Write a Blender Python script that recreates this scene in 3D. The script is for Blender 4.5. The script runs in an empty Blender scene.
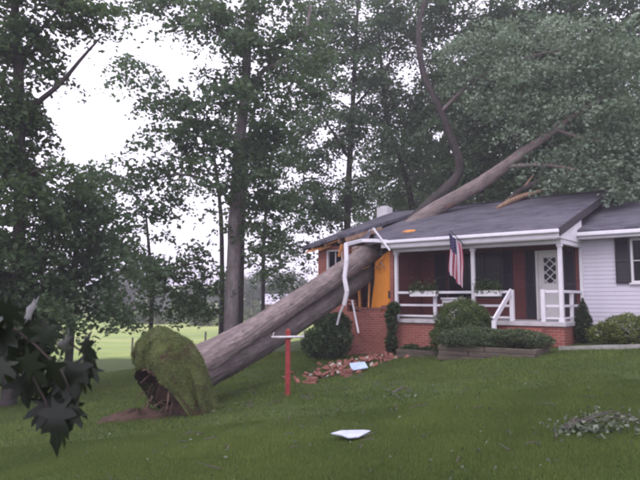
import bpy, bmesh, math, random
import numpy as np
from mathutils import Vector, Matrix
random.seed(7)
rng = np.random.default_rng(11)
R = math.radians
scene = bpy.context.scene

# ------------------------------------------------------------------ camera, sky, sun, exposure
F = 614.0
PITCH = math.atan(59 / F)
EYE = 1.6
cam_d = bpy.data.cameras.new('camera')
cam_d.sensor_width = 36.0
cam_d.lens = 36.0 * F / 640.0
cam_d.clip_start = 0.05
cam_d.clip_end = 3000
cam_d.dof.use_dof = True
cam_d.dof.focus_distance = 17.0
cam_d.dof.aperture_fstop = 6.5
cam = bpy.data.objects.new('camera', cam_d)
cam.location = (0, 0, EYE)
cam.rotation_euler = (math.pi / 2 + PITCH, 0, 0)
scene.collection.objects.link(cam)
scene.camera = cam

SUN_EL, SUN_AZ = R(48), R(205)      # high, behind the camera and to its left, hidden by cloud
world = bpy.data.worlds.new('World')
scene.world = world
world.use_nodes = True
wn = world.node_tree
for n in list(wn.nodes):
    wn.nodes.remove(n)
w_out = wn.nodes.new('ShaderNodeOutputWorld')
w_bg = wn.nodes.new('ShaderNodeBackground')
w_sky = wn.nodes.new('ShaderNodeTexSky')
w_sky.sky_type = 'NISHITA'
w_sky.sun_disc = False
w_sky.sun_elevation = SUN_EL
w_sky.sun_rotation = SUN_AZ
w_sky.air_density = 1.0
w_sky.dust_density = 3.0
w_mix = wn.nodes.new('ShaderNodeMix')          # an even cloud sheet veils the clear sky
w_mix.data_type = 'RGBA'
w_mix.inputs[0].default_value = 0.88
wn.links.new(w_sky.outputs[0], w_mix.inputs[6])
w_mix.inputs[7].default_value = (8.7, 8.0, 9.7, 1)
wn.links.new(w_mix.outputs[2], w_bg.inputs[0])
w_bg.inputs[1].default_value = 0.14
wn.links.new(w_bg.outputs[0], w_out.inputs[0])

sun_d = bpy.data.lights.new('sun', 'SUN')
sun_d.energy = 0.6
sun_d.angle = R(25)
sun_d.color = (1.0, 0.96, 0.92)
sun = bpy.data.objects.new('sun', sun_d)
sun.rotation_euler = Vector((math.sin(SUN_AZ) * math.cos(SUN_EL), math.cos(SUN_AZ) * math.cos(SUN_EL), math.sin(SUN_EL))).to_track_quat('Z', 'Y').to_euler()
sun.location = (0, 0, 40)
scene.collection.objects.link(sun)

scene.view_settings.view_transform = 'Standard'
scene.view_settings.look = 'None'
scene.view_settings.exposure = 0.85
scene.view_settings.gamma = 1.0
scene.render.engine = 'CYCLES'
scene.cycles.use_denoising = True
scene.cycles.max_bounces = 6
scene.cycles.diffuse_bounces = 4
scene.cycles.glossy_bounces = 2
scene.cycles.transmission_bounces = 3
scene.cycles.transparent_max_bounces = 8
scene.cycles.volume_bounces = 0
scene.cycles.filter_width = 2.6

# ------------------------------------------------------------------ helpers
COL = scene.collection
CP, SP = math.cos(PITCH), math.sin(PITCH)

def at(px, py, Y):
    """world point at depth Y seen at a place of the 640x480 photograph (a surveying aid)"""
    a, b = (px - 320) / F, (240 - py) / F
    d = Vector((a, CP - b * SP, SP + b * CP))
    s = Y / d.y
    return Vector((d.x * s, Y, EYE + d.z * s))

def softclip(v, lo, hi, k):
    v = np.asarray(v, float)
    return lo + k * np.log1p(np.exp(np.clip((v - lo) / k, -40, 40))) - k * np.log1p(np.exp(np.clip((v - hi) / k, -40, 40)))

def G(x, y):
    """height of the lawn"""
    x = np.asarray(x, float); y = np.asarray(y, float)
    xs = softclip(x, -11.0, 9.0, 1.2)
    z = -0.27 + 0.1116 * xs - 0.0045 * np.clip(y, -20, 60)
    z = z - 0.5 / (1 + np.exp(-(y - 33) / 4.0)) * (1 / (1 + np.exp((x - 4) / 3.0)))
    z = z + 0.03 * np.sin(x * 1.1 + y * .4) * np.cos(y * .7 - x * .3) + 0.012 * np.sin(x * 3.1 + 1) * np.sin(y * 2.7)
    far = np.clip((y - 150) / 250.0, 0, 1)
    return z + far * far * 14.0

def Gz(x, y):
    return float(G(x, y))

def tag(o, label=None, cat=None, group=None, kind=None):
    if label: o['label'] = label
    if cat: o['category'] = cat
    if group: o['group'] = group
    if kind: o['kind'] = kind
    return o

def empty(name, loc, rz=0.0):
    o = bpy.data.objects.new(name, None)
    o.location = loc
    o.rotation_euler = (0, 0, rz)
    o.empty_display_size = 0.2
    COL.objects.link(o)
    return o

def link(name, me, mat=None, parent=None, loc=None):
    o = bpy.data.objects.new(name, me)
    if mat is not None and not me.materials:
        for m in (mat if isinstance(mat, (list, tuple)) else [mat]):
            me.materials.append(m)
    COL.objects.link(o)
    if parent is not None:
        o.parent = parent
    if loc is not None:
        o.location = loc
    return o

class MB:
    def __init__(s):
        s.v, s.f, s.mi, s.buv = [], [], [], []
        s.cur = 0
    def add(s, vs, fs, buv=None):
        b = len(s.v)
        s.v += [tuple(v) for v in vs]
        s.buv += [tuple(q) for q in (buv if buv is not None else vs)]
        for f in fs:
            s.f.append(tuple(b + i for i in f)); s.mi.append(s.cur)
        return s
    def box(s, x0, x1, y0, y1, z0, z1):
        vs = [(x, y, z) for z in (z0, z1) for y in (y0, y1) for x in (x0, x1)]
        return s.add(vs, [(0, 2, 3, 1), (4, 5, 7, 6), (0, 1, 5, 4), (2, 6, 7, 3), (0, 4, 6, 2), (1, 3, 7, 5)])
    def bar(s, a, b, w, h, up=(0, 0, 1)):
        """a rectangular bar from a to b"""
        a, b = Vector(a), Vector(b)
        d = (b - a).normalized()
        u = Vector(up)
        sx = d.cross(u)
        if sx.length < 1e-4: sx = d.cross(Vector((1, 0, 0)))
        sx.normalize(); sz = sx.cross(d)
        vs = [p + sx * (w / 2 * i) + sz * (h / 2 * j) for p in (a, b) for i, j in ((-1, -1), (1, -1), (1, 1), (-1, 1))]
        return s.add(vs, [(3, 2, 1, 0), (4, 5, 6, 7), (0, 1, 5, 4), (1, 2, 6, 5), (2, 3, 7, 6), (3, 0, 4, 7)])
    def prism(s, poly, f3, thick):
        """poly in two coordinates -> f3(u,v) in 3D, thickened along -z"""
        n = len(poly)
        top = [Vector(f3(*p)) for p in poly]
        bot = [p + Vector(thick) for p in top]
        return s.add(top + bot, [tuple(range(n)), tuple(range(2 * n - 1, n - 1, -1))] + [(i, i + n, (i + 1) % n + n, (i + 1) % n) for i in range(n)])
    def tube(s, pts, rad, sides=8, jitter=0.0, cap=True, lump=None):
        P = [Vector(p) for p in pts]
        n = len(P)
        if not hasattr(rad, '__len__'): rad = [rad] * n
        t = (P[1] - P[0]).normalized()
        ref = Vector((0, 0, 1)) if abs(t.z) < .9 else Vector((1, 0, 0))
        nx = t.cross(ref).normalized()
        vs, buv, L = [], [], 0.0
        off = random.uniform(0, 20)
        for i in range(n):
            if i: L += (P[i] - P[i - 1]).length
            tt = (P[min(i + 1, n - 1)] - P[max(i - 1, 0)]).normalized()
            nx = (nx - tt * nx.dot(tt))
            nx.normalize()
            ny = tt.cross(nx)
            for k in range(sides):
                a = 2 * math.pi * k / sides
                r = rad[i] * (1 + random.uniform(-jitter, jitter))
                if lump: r *= 1 + lump(a, L)
                vs.append(P[i] + nx * (r * math.cos(a)) + ny * (r * math.sin(a)))
                buv.append((rad[i] * math.cos(a) + off, rad[i] * math.sin(a), L))
        fs = [(i * sides + k, i * sides + (k + 1) % sides, (i + 1) * sides + (k + 1) % sides, (i + 1) * sides + k) for i in range(n - 1) for k in range(sides)]
        if cap:
            fs.append(tuple(range(sides - 1, -1, -1)))
            fs.append(tuple((n - 1) * sides + k for k in range(sides)))
        return s.add(vs, fs, buv)
    def build(s, name, mat, parent=None, smooth=False, bevel=0.0, loc=None, buv=False):
        me = bpy.data.meshes.new(name)
        me.from_pydata(s.v, [], s.f)
        mats = mat if isinstance(mat, (list, tuple)) else [mat]
        for m in mats: me.materials.append(m)
        if len(mats) > 1:
            me.polygons.foreach_set('material_index', s.mi)
        if buv:
            at_ = me.attributes.new('buv', 'FLOAT_VECTOR', 'POINT')
            at_.data.foreach_set('vector', np.array(s.buv, dtype=np.float32).ravel())
        if smooth:
            me.polygons.foreach_set('use_smooth', [True] * len(me.polygons))
        me.update()
        o = link(name, me, None, parent, loc)
        if bevel > 0:
            m = o.modifiers.new('bevel', 'BEVEL'); m.width = bevel; m.segments = 2; m.limit_method = 'ANGLE'
        return o

def smoothpath(pts, n=6):
    """Catmull-Rom through (point, radius) pairs"""
    P = [(Vector(p), r) for p, r in pts]
    out, rad = [], []
    for i in range(len(P) - 1):
        p0 = P[max(i - 1, 0)]; p1 = P[i]; p2 = P[i + 1]; p3 = P[min(i + 2, len(P) - 1)]
        for k in range(n):
            t = k / n
            q = 0.5 * ((2 * p1[0]) + (p2[0] - p0[0]) * t + (2 * p0[0] - 5 * p1[0] + 4 * p2[0] - p3[0]) * t * t + (3 * p1[0] - p0[0] - 3 * p2[0] + p3[0]) * t ** 3)
            out.append(q); rad.append(p1[1] + (p2[1] - p1[1]) * t)
    out.append(P[-1][0]); rad.append(P[-1][1])
    return out, rad

# ------------------------------------------------------------------ materials
class NT:
    def __init__(s, name):
        s.m = bpy.data.materials.new(name); s.m.use_nodes = True
        s.t = s.m.node_tree
        for n in list(s.t.nodes): s.t.nodes.remove(n)
        s.out = s.t.nodes.new('ShaderNodeOutputMaterial')
        s.b = s.t.nodes.new('ShaderNodeBsdfPrincipled')
        s.t.links.new(s.b.outputs[0], s.out.inputs[0])
    def n(s, typ, **kw):
        nd = s.t.nodes.new(typ)
        for k, v in kw.items(): setattr(nd, k, v)
        return nd
    def l(s, a, b): s.t.links.new(a, b)
    def coord(s, kind='Object', scale=(1, 1, 1)):
        if kind == 'buv':
            c = s.n('ShaderNodeAttribute', attribute_name='buv').outputs['Vector']
        else:
            c = s.n('ShaderNodeTexCoord').outputs[kind]
        mp = s.n('ShaderNodeMapping'); mp.inputs['Scale'].default_value = scale
        s.l(c, mp.inputs[0])
        return mp.outputs[0]
    def noise(s, vec, scale, detail=4, rough=.6):
        nd = s.n('ShaderNodeTexNoise'); nd.inputs['Scale'].default_value = scale
        nd.inputs['Detail'].default_value = detail; nd.inputs['Roughness'].default_value = rough
        s.l(vec, nd.inputs['Vector'])
        return nd.outputs[0]
    def ramp(s, fac, stops):
        nd = s.n('ShaderNodeValToRGB')
        el = nd.color_ramp.elements
        while len(el) < len(stops): el.new(.5)
        for e, (p, c) in zip(el, stops):
            e.position = p; e.color = tuple(c) + (1,)
        s.l(fac, nd.inputs[0])
        return nd.outputs[0]
    def mix(s, fac, a, b, blend='MIX'):
        nd = s.n('ShaderNodeMix', data_type='RGBA', blend_type=blend)
        for sock, v in ((nd.inputs[0], fac), (nd.inputs[6], a), (nd.inputs[7], b)):
            if hasattr(v, 'is_linked'): s.l(v, sock)
            elif isinstance(v, (int, float)): sock.default_value = v
            else: sock.default_value = tuple(v) + (1,)
        return nd.outputs[2]
    def bump(s, h, strength=.3, dist=.01):
        nd = s.n('ShaderNodeBump'); nd.inputs['Strength'].default_value = strength; nd.inputs['Distance'].default_value = dist
        s.l(h, nd.inputs['Height']); s.l(nd.outputs[0], s.b.inputs['Normal'])
    def set(s, col=None, rough=None, spec=None, metal=None):
        if col is not None:
            if hasattr(col, 'is_linked'): s.l(col, s.b.inputs['Base Color'])
            else: s.b.inputs['Base Color'].default_value = tuple(col) + (1,)
        if rough is not None: s.b.inputs['Roughness'].default_value = rough
        if spec is not None: s.b.inputs['Specular IOR Level'].default_value = spec
        if metal is not None: s.b.inputs['Metallic'].default_value = metal
        return s

def simple(name, col, rough=.7, var=.18, scale=6.0, bump=.15, spec=.3, metal=0, stretch=(1, 1, 1)):
    t = NT(name)
    v = t.coord('Object', stretch)
    nz = t.noise(v, scale, 5, .65)
    lo = [c * (1 - var) for c in col]; hi = [min(1, c * (1 + var)) for c in col]
    t.set(t.ramp(nz, [(.3, lo), (.7, hi)]), rough, spec, metal)
    if bump: t.bump(t.noise(v, scale * 5, 3), bump, .01)
    return t.m

def leaf_mat(name, dark, light, gloss=.45, trans=.42, spec=.25):
    t = NT(name)
    tint = t.n('ShaderNodeAttribute', attribute_name='tint').outputs['Fac']
    col = t.ramp(tint, [(0.0, dark), (.55, [(a + b) / 2 for a, b in zip(dark, light)]), (1.0, light)])
    t.set(col, gloss, spec)
    tr = t.n('ShaderNodeBsdfTranslucent')
    t.l(t.mix(.5, col, (.15, .24, .08)), tr.inputs[0])
    mx = t.n('ShaderNodeMixShader'); mx.inputs[0].default_value = trans
    t.l(t.b.outputs[0], mx.inputs[1]); t.l(tr.outputs[0], mx.inputs[2]); t.l(mx.outputs[0], t.out.inputs[0])
    return t.m

def bark_mat(name, dark, light, moss=None):
    t = NT(name)
    v = t.coord('buv', (14, 14, 2.2))
    a = t.noise(v, 1.0, 6, .7)
    v2 = t.coord('buv', (1.5, 1.5, .8))
    b = t.noise(v2, 1.0, 4, .6)
    col = t.ramp(a, [(.32, dark), (.62, light)])
    col = t.mix(t.ramp(b, [(.35, (0, 0, 0)), (.7, (1, 1, 1))]), col, [c * .62 for c in light])
    if moss:
        c2 = t.noise(t.coord('buv', (3, 3, 2)), 1.0, 5, .7)
        col = t.mix(t.ramp(c2, [(.52, (0, 0, 0)), (.66, (.8, .8, .8))]), col, moss)
    d = t.noise(t.coord('buv', (5, 5, 2.4)), 1.0, 6, .75)
    col = t.mix(t.ramp(d, [(.48, (0, 0, 0)), (.66, (.45, .45, .45))]), col, [min(.5, c * 1.3) for c in light])
    col = t.mix(t.ramp(d, [(.30, (.6, .6, .6)), (.45, (0, 0, 0))]), col, dark)
    t.set(col, .9, .15)
    t.bump(a, 1.0, .05)
    return t.m

def brick_mat(name, c1, c2, mortar):
    t = NT(name)
    c = t.n('ShaderNodeTexCoord').outputs['Object']
    sx = t.n('ShaderNodeSeparateXYZ'); t.l(c, sx.inputs[0])
    ad = t.n('ShaderNodeMath', operation='ADD'); t.l(sx.outputs[0], ad.inputs[0]); t.l(sx.outputs[1], ad.inputs[1])
    cb = t.n('ShaderNodeCombineXYZ'); t.l(ad.outputs[0], cb.inputs[0]); t.l(sx.outputs[2], cb.inputs[1])
    br = t.n('ShaderNodeTexBrick')
    br.inputs['Scale'].default_value = 1.0
    br.inputs['Brick Width'].default_value = .215; br.inputs['Row Height'].default_value = .075
    br.inputs['Mortar Size'].default_value = .006; br.inputs['Bias'].default_value = -.1
    br.inputs['Color1'].default_value = c1 + (1,); br.inputs['Color2'].default_value = c2 + (1,); br.inputs['Mortar'].default_value = mortar + (1,)
    t.l(cb.outputs[0], br.inputs['Vector'])
    nz = t.noise(c, 1.6, 5, .65)
    col = t.mix(t.ramp(nz, [(.35, (0, 0, 0)), (.75, (.55, .55, .55))]), br.outputs[0], [q * .55 for q in c1])
    t.set(col, .85, .2)
    h = t.n('ShaderNodeMath', operation='SUBTRACT'); h.inputs[0].default_value = 1; t.l(br.outputs['Fac'], h.inputs[1])
    t.bump(h.outputs[0], .6, .008)
    return t.m

def shingle_mat():
    t = NT('shingles')
    c = t.coord('Object', (1, 1.04, 1))
    br = t.n('ShaderNodeTexBrick')
    br.inputs['Scale'].default_value = 1.0
    br.inputs['Brick Width'].default_value = .30; br.inputs['Row Height'].default_value = .14
    br.inputs['Mortar Size'].default_value = .006
    br.inputs['Color1'].default_value = (.042, .042, .056, 1); br.inputs['Color2'].default_value = (.098, .094, .118, 1); br.inputs['Mortar'].default_value = (.02, .02, .025, 1)
    t.l(c, br.inputs['Vector'])
    nz = t.noise(c, .9, 5, .65)
    col = t.mix(t.ramp(nz, [(.42, (0, 0, 0)), (.62, (.6, .6, .6))]), br.outputs[0], (.125, .12, .14))
    col = t.mix(t.ramp(t.noise(c, 55, 2), [(.4, (0, 0, 0)), (.7, (.35, .35, .35))]), col, (.16, .155, .18))
    t.set(col, .92, .15)
    h = t.n('ShaderNodeMath', operation='SUBTRACT'); h.inputs[0].default_value = 1; t.l(br.outputs['Fac'], h.inputs[1])
    t.bump(h.outputs[0], .5, .01)
    return t.m

M = {}
M['white'] = simple('white_paint', (.60, .59, .63), .5, .10, 2.5, .05)
M['siding'] = simple('vinyl_siding', (.50, .485, .555), .5, .05, 1.5, .03)  # white siding darkened, overhead tree shade put into the colour
M['trim'] = simple('aged_white_trim', (.60, .59, .62), .55, .15, 3, .06)
M['soffit'] = simple('soffit_paint', (.55, .54, .56), .6, .08, 3, .03)
M['gutter'] = simple('white_metal', (.64, .63, .68), .35, .08, 4, .03, .5)
M['dark_trim'] = simple('dark_trim', (.035, .030, .036), .6, .2, 4, .1)
M['shutter'] = simple('dark_shutter', (.022, .020, .028), .5, .2, 5, .1)
M['concrete'] = simple('concrete', (.40, .385, .40), .85, .2, 3, .3)
M['edging'] = simple('concrete_edging', (.26, .26, .24), .9, .25, 3, .4)
M['brick'] = brick_mat('red_brick', (.30, .095, .070), (.215, .062, .05), (.34, .27, .25))
M['brick_shaded'] = brick_mat('shaded_porch_brick', (.15, .045, .040), (.11, .034, .034), (.13, .10, .10))  # the red brick darkened, the porch's deep shade put into the colour
M['loose_brick'] = simple('loose_brick', (.20, .085, .068), .9, .45, 9, .3)
M['mortar_dust'] = simple('mortar_chunk', (.34, .30, .27), .95, .25, 9, .3)
M['shingle'] = shingle_mat()
M['ply'] = simple('plywood', (.58, .215, .035), .75, .22, 1.6, .15, .2, 0, (1, 1, .35))
M['raw_wood'] = simple('raw_wood', (.60, .27, .09), .8, .3, 5, .3, .2, 0, (3, 1, .5))
M['split_wood'] = simple('split_wood', (.27, .18, .125), .85, .35, 7, .5, .2, 0, (3, 1, .5))
M['drywall'] = simple('torn_drywall', (.30, .26, .25), .9, .3, 3, .3)
M['inside'] = simple('interior_plaster', (.16, .14, .13), .9, .2, 2, .1)
M['timber'] = simple('landscape_timber', (.085, .072, .058), .95, .35, 4, .6, .2, 0, (1, 6, 6))
M['door'] = simple('door_paint', (.62, .62, .60), .45, .06, 3, .03)
M['red_post'] = simple('red_paint', (.21, .030, .030), .7, .3, 7, .2)
M['pipe'] = simple('galvanised_pipe', (.50, .48, .50), .5, .2, 10, .1, .4, .2)
M['flag_red'] = simple('flag_red', (.24, .035, .055), .85, .1, 9, .05)
M['flag_white'] = simple('flag_white', (.46, .42, .48), .85, .08, 9, .05)
M['flag_blue'] = simple('flag_blue', (.022, .022, .070), .85, .1, 9, .05)
M['pole'] = simple('dark_pole', (.05, .045, .05), .5, .2, 9, .05)
M['panel'] = simple('pale_panel', (.42, .45, .56), .6, .22, 5, .2)
M['panel_back'] = simple('panel_back', (.45, .43, .50), .7, .2, 5, .1)
M['tarp'] = simple('blue_grey_board', (.33, .42, .52), .6, .2, 6, .2)
M['planter'] = simple('planter_white', (.66, .65, .68), .5, .1, 5, .05)
M['soil'] = simple('red_soil', (.056, .034, .024), .97, .6, 5, .9)
M['dirt_root'] = simple('root_wood', (.085, .055, .042), .95, .3, 9, .5)
M['old_post'] = simple('weathered_post', (.10, .09, .08), .95, .3, 6, .4)
M['bark_grey'] = bark_mat('bark_grey', (.085, .075, .078), (.255, .225, .225), (.13, .13, .095))
M['bark_fallen'] = bark_mat('bark_fallen', (.075, .060, .058), (.275, .225, .215), (.20, .175, .16))
M['bark_dark'] = bark_mat('bark_dark', (.022, .019, .02), (.075, .066, .064))
M['bark_mid'] = bark_mat('bark_mid', (.045, .038, .038), (.15, .13, .125), (.07, .075, .05))
M['leaf_near'] = leaf_mat('leaf_near', (0.022, 0.042, 0.02), (0.078, 0.125, 0.056))
M['leaf_mid'] = leaf_mat('leaf_mid', (0.036, 0.066, 0.03), (0.125, 0.195, 0.088))
M['leaf_oak'] = leaf_mat('leaf_oak', (0.032, 0.062, 0.034), (0.115, 0.18, 0.094))
M['leaf_back'] = leaf_mat('leaf_back', (0.038, 0.068, 0.04), (0.13, 0.195, 0.115))
M['leaf_pale'] = leaf_mat('leaf_pale', (0.07, 0.11, 0.072), (0.31, 0.39, 0.295), .5, .3)
M['leaf_light'] = leaf_mat('leaf_light', (.05, .075, .026), (.17, .215, .085))
M['leaf_far'] = leaf_mat('leaf_far', (.025, .045, .020), (.09, .125, .055))
M['leaf_yew'] = leaf_mat('leaf_yew', (0.034, 0.056, 0.018), (0.135, 0.185, 0.062))
M['leaf_juniper'] = leaf_mat('leaf_juniper', (0.034, 0.054, 0.03), (0.135, 0.17, 0.088))
M['leaf_cone'] = leaf_mat('leaf_cone', (.016, .028, .016), (.065, .090, .050))
M['leaf_gold'] = leaf_mat('leaf_gold', (.065, .090, .022), (.24, .28, .085))
M['leaf_bush'] = leaf_mat('leaf_bush', (0.026, 0.05, 0.026), (0.11, 0.16, 0.078))
M['leaf_vine'] = leaf_mat('leaf_vine', (.018, .034, .014), (.085, .125, .05))
M['leaf_litter'] = leaf_mat('leaf_litter', (0.04, 0.055, 0.035), (0.16, 0.19, 0.13), .6, .1)
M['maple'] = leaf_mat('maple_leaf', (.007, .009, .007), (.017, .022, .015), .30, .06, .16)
M['twig'] = simple('twig', (.03, .022, .02), .8, .2, 20, .2)
M['grass'] = leaf_mat('grass_blade', (.052, .076, .016), (.168, .215, .052), .6, .38, .12)
M['turf'] = leaf_mat('turf_blade', (.060, .082, .026), (.175, .205, .078), .6, .35, .15)

def glass_mat():
    t = NT('window_glass')
    t.set((.008, .008, .012), .15, .12)
    return t.m
M['glass'] = glass_mat()

def ground_mat():
    t = NT('lawn_and_pasture')
    c = t.n('ShaderNodeTexCoord').outputs['Object']
    sx = t.n('ShaderNodeSeparateXYZ'); t.l(c, sx.inputs[0])
    big = t.noise(c, .35, 5, .6)
    mid = t.noise(c, 2.2, 5, .65)
    fine = t.noise(c, 26, 4, .7)
    lawn = t.ramp(mid, [(.3, (.034, .056, .014)), (.5, (.058, .090, .024)), (.75, (.085, .118, .038))])
    lawn = t.mix(t.ramp(big, [(.4, (0, 0, 0)), (.7, (.6, .6, .6))]), lawn, (.070, .080, .028))
    lawn = t.mix(t.ramp(fine, [(.35, (.65, .65, .65)), (.6, (0, 0, 0))]), lawn, (.022, .032, .010))
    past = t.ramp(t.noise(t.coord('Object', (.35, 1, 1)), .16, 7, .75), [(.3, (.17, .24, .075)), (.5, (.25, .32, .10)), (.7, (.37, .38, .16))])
    # the mown lawn stops at a wavering line, the pasture's paler hay grass begins, its brighter open light put into the colour
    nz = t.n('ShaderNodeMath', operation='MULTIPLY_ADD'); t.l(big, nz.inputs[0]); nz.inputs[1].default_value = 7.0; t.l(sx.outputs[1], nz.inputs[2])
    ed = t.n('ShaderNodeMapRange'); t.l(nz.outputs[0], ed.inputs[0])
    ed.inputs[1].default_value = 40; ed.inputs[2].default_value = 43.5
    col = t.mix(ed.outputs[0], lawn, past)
    t.set(col, .95, .1)
    t.bump(fine, .6, .03)
    return t.m
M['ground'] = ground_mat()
def turf_mat():
    t = NT('lifted_turf')
    c = t.coord('Object')
    a = t.noise(c, 3.2, 6, .7); f = t.noise(c, 24, 4, .7)
    g = t.ramp(f, [(.35, (.050, .066, .020)), (.65, (.110, .130, .048))])
    t.set(t.mix(t.ramp(a, [(.50, (0, 0, 0)), (.62, (1, 1, 1))]), g, (.060, .042, .028)), .97, .1)
    t.bump(f, .9, .05)
    return t.m
M['lifted_turf'] = turf_mat()

# ------------------------------------------------------------------ ground
def grid_lines(lo, hi, fine_lo, fine_hi, step, growth=1.25):
    xs = list(np.arange(fine_lo, fine_hi + 1e-6, step))
    s, x = step, fine_hi
    while x < hi:
        s *= growth; x += s; xs.append(min(x, hi))
    s, x = step, fine_lo
    while x > lo:
        s *= growth; x -= s; xs.insert(0, max(x, lo))
    return np.array(xs)
gx = grid_lines(-900, 900, -16, 16, .4)
gy = grid_lines(-60, 1500, -4, 46, .4)
XX, YY = np.meshgrid(gx, gy)
ZZ = G(XX, YY)
nv = XX.size
me = bpy.data.meshes.new('ground')
W_ = XX.shape[1]; H_ = XX.shape[0]
idx = np.arange(nv).reshape(H_, W_)
quads = np.stack([idx[:-1, :-1], idx[:-1, 1:], idx[1:, 1:], idx[1:, :-1]], -1).reshape(-1, 4)
me.from_pydata(np.stack([XX.ravel(), YY.ravel(), ZZ.ravel()], -1).tolist(), [], quads.tolist())
me.polygons.foreach_set('use_smooth', [True] * len(me.polygons))
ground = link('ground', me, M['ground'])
tag(ground, kind='structure')

# ------------------------------------------------------------------ mesh makers in numpy
def mesh_cards(name, V, nper, tint, mat, parent=None, smooth=False):
    """V: (n, nper, 3) corner positions of n separate little polygons"""
    n = V.shape[0]
    me = bpy.data.meshes.new(name)
    me.vertices.add(n * nper)
    me.vertices.foreach_set('co', V.astype(np.float32).ravel())
    me.loops.add(n * nper)
    me.loops.foreach_set('vertex_index', np.arange(n * nper, dtype=np.int32))
    me.polygons.add(n)
    me.polygons.foreach_set('loop_start', np.arange(0, n * nper, nper, dtype=np.int32))
    a = me.attributes.new('tint', 'FLOAT', 'POINT')
    a.data.foreach_set('value', np.repeat(tint, nper).astype(np.float32))
    me.update(calc_edges=True)
    me.validate()
    return link(name, me, mat, parent)

def unit(v):
    return v / np.maximum(np.linalg.norm(v, axis=-1, keepdims=True), 1e-9)

def leaf_cards(C, size, droop=.25, flat=.5, width=.62):
    """leaf-shaped quads (bent rhombs) at the centres C"""
    n = len(C)
    ax = rng.normal(size=(n, 3)); ax[:, 2] = ax[:, 2] * .5 - droop; ax = unit(ax)
    nr = rng.normal(size=(n, 3)); nr[:, 2] += flat * 2.2
    nr = unit(nr - ax * (nr * ax).sum(-1, keepdims=True))
    sd = np.cross(ax, nr)
    s = (size * rng.uniform(.6, 1.35, n))[:, None]
    a = C - ax * s * .5
    b = C + sd * s * width * .5 + nr * s * .10 - ax * s * .08
    c = C + ax * s * .5 - nr * s * .06
    d = C - sd * s * width * .5 + nr * s * .10 - ax * s * .08
    return np.stack([a, b, c, d], 1)

def ell_points(n, shell=.45):
    v = unit(rng.normal(size=(n, 3)))
    r = rng.uniform(shell ** 3, 1, n) ** (1 / 3)
    return v * r[:, None]

def E(px, py, Y, rx, ry, rd=None):
    """an ellipsoid of foliage: centre and radii in metres"""
    c = at(px, py, Y)
    k = Y / F
    return (c, (rx * k, (rd if rd else rx * k), ry * k))

def bough_leaves(cl, per, spread):
    """leaves in flat drooping sprays round the twig ends"""
    per = int(per * 1.45)
    own = np.repeat(np.arange(len(cl)), per); n = len(own)
    q = np.clip(rng.normal(size=(n, 3)), -1.7, 1.7)
    sx = (rng.uniform(.7, 1.5, len(cl)) * spread)[own]
    sy = (rng.uniform(.6, 1.2, len(cl)) * spread)[own]
    a = rng.uniform(0, math.pi, len(cl))[own]
    u, v = q[:, 0] * sx, q[:, 1] * sy
    x, y = u * np.cos(a) - v * np.sin(a), u * np.sin(a) + v * np.cos(a)
    z = q[:, 2] * spread * .30 - .32 * (u * u + v * v) / spread + .12 * spread
    ct = rng.uniform(0, .62, len(cl)) ** 1.2
    return cl[own] + np.stack([x, y, z], 1), np.clip(ct[own] + rng.uniform(0, .40, n), 0, 1)

def make_tree(name, label, trunk, limbs, ells, leaf, bark, leaf_size=.17, per=70, spread=.42, dens=1.0, cat='tree', group=None, sides=10, twig_r=.035, base=None, droop=.25, trunk_parts=None, lump=None):
    """trunk/limbs: lists of (point, radius); ells: foliage volumes. root empty > trunk, crown"""
    b = Vector(trunk[0][0]) if base is None else Vector(base)
    root = empty(name, b)
    tag(root, label, cat, group)
    mb = MB()
    sk, skr = [], []
    for i, path in enumerate([trunk] + limbs):
        pts, rad = smoothpath(path, 7)
        loc = [p - b for p in pts]
        mb.tube(loc, rad, sides if i == 0 else max(6, sides - 3), .05, lump=lump if i == 0 else None)
        k0 = len(pts) // 3 if i == 0 else 1
        for p, r in zip(pts[k0:], rad[k0:]):
            sk.append(p); skr.append(r)
    cl = []
    for c, r in ells:
        vol = r[0] * r[1] * r[2]
        n = max(4, int(dens * 4.3 * vol ** .72))
        q = ell_points(n) * np.array(r) + np.array(c)
        cl.append(q)
    cl = np.concatenate(cl)
    S = np.array([tuple(p) for p in sk]); SR = np.array(skr)
    dist = np.min(np.linalg.norm(cl[:, None] - S[None], axis=-1), axis=1)
    for i in np.argsort(dist):
        c = cl[i]
        dv = np.linalg.norm(S - c, axis=1) + np.maximum(0, S[:, 2] - c[2]) * .7
        j = int(np.argmin(dv))
        a = S[j]; L = np.linalg.norm(c - a)
        if L < .05: continue
        r0 = min(SR[j] * .6, twig_r * (.5 + .35 * L))
        m1 = a + (c - a) * .4 + np.array([0, 0, .10 * L]) + rng.normal(size=3) * .06 * L
        m2 = a + (c - a) * .75 + np.array([0, 0, .08 * L]) + rng.normal(size=3) * .05 * L
        mb.tube([Vector(a) - b, Vector(m1) - b, Vector(m2) - b, Vector(c) - b], [r0, r0 * .8, r0 * .6, r0 * .35], 5, 0, cap=False)
        S = np.vstack([S, m2[None], c[None]]); SR = np.append(SR, [r0 * .6, r0 * .4])
    mb.build('trunk', bark, root, smooth=True, buv=True)
    C, tint = bough_leaves(cl, per, spread)
    C = C - np.array(tuple(b))
    mesh_cards('crown', leaf_cards(C, leaf_size, droop), 4, tint, leaf, root)
    return root

def copy_thing(root, loc, rz, label, scale=1.0):
    c = root.copy(); COL.objects.link(c)
    c.location = loc; c.rotation_euler = (0, 0, rz); c.scale = (scale,) * 3
    c['label'] = label
    for ch in [o for o in bpy.data.objects if o.parent == root]:
        k = ch.copy(); COL.objects.link(k); k.parent = c
    return c

def gp(px, Y, dz=-.15):
    """ground point at that column and depth"""
    x = (px - 320) / F * Y / CP
    return Vector((x, Y, Gz(x, Y) + dz))

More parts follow.
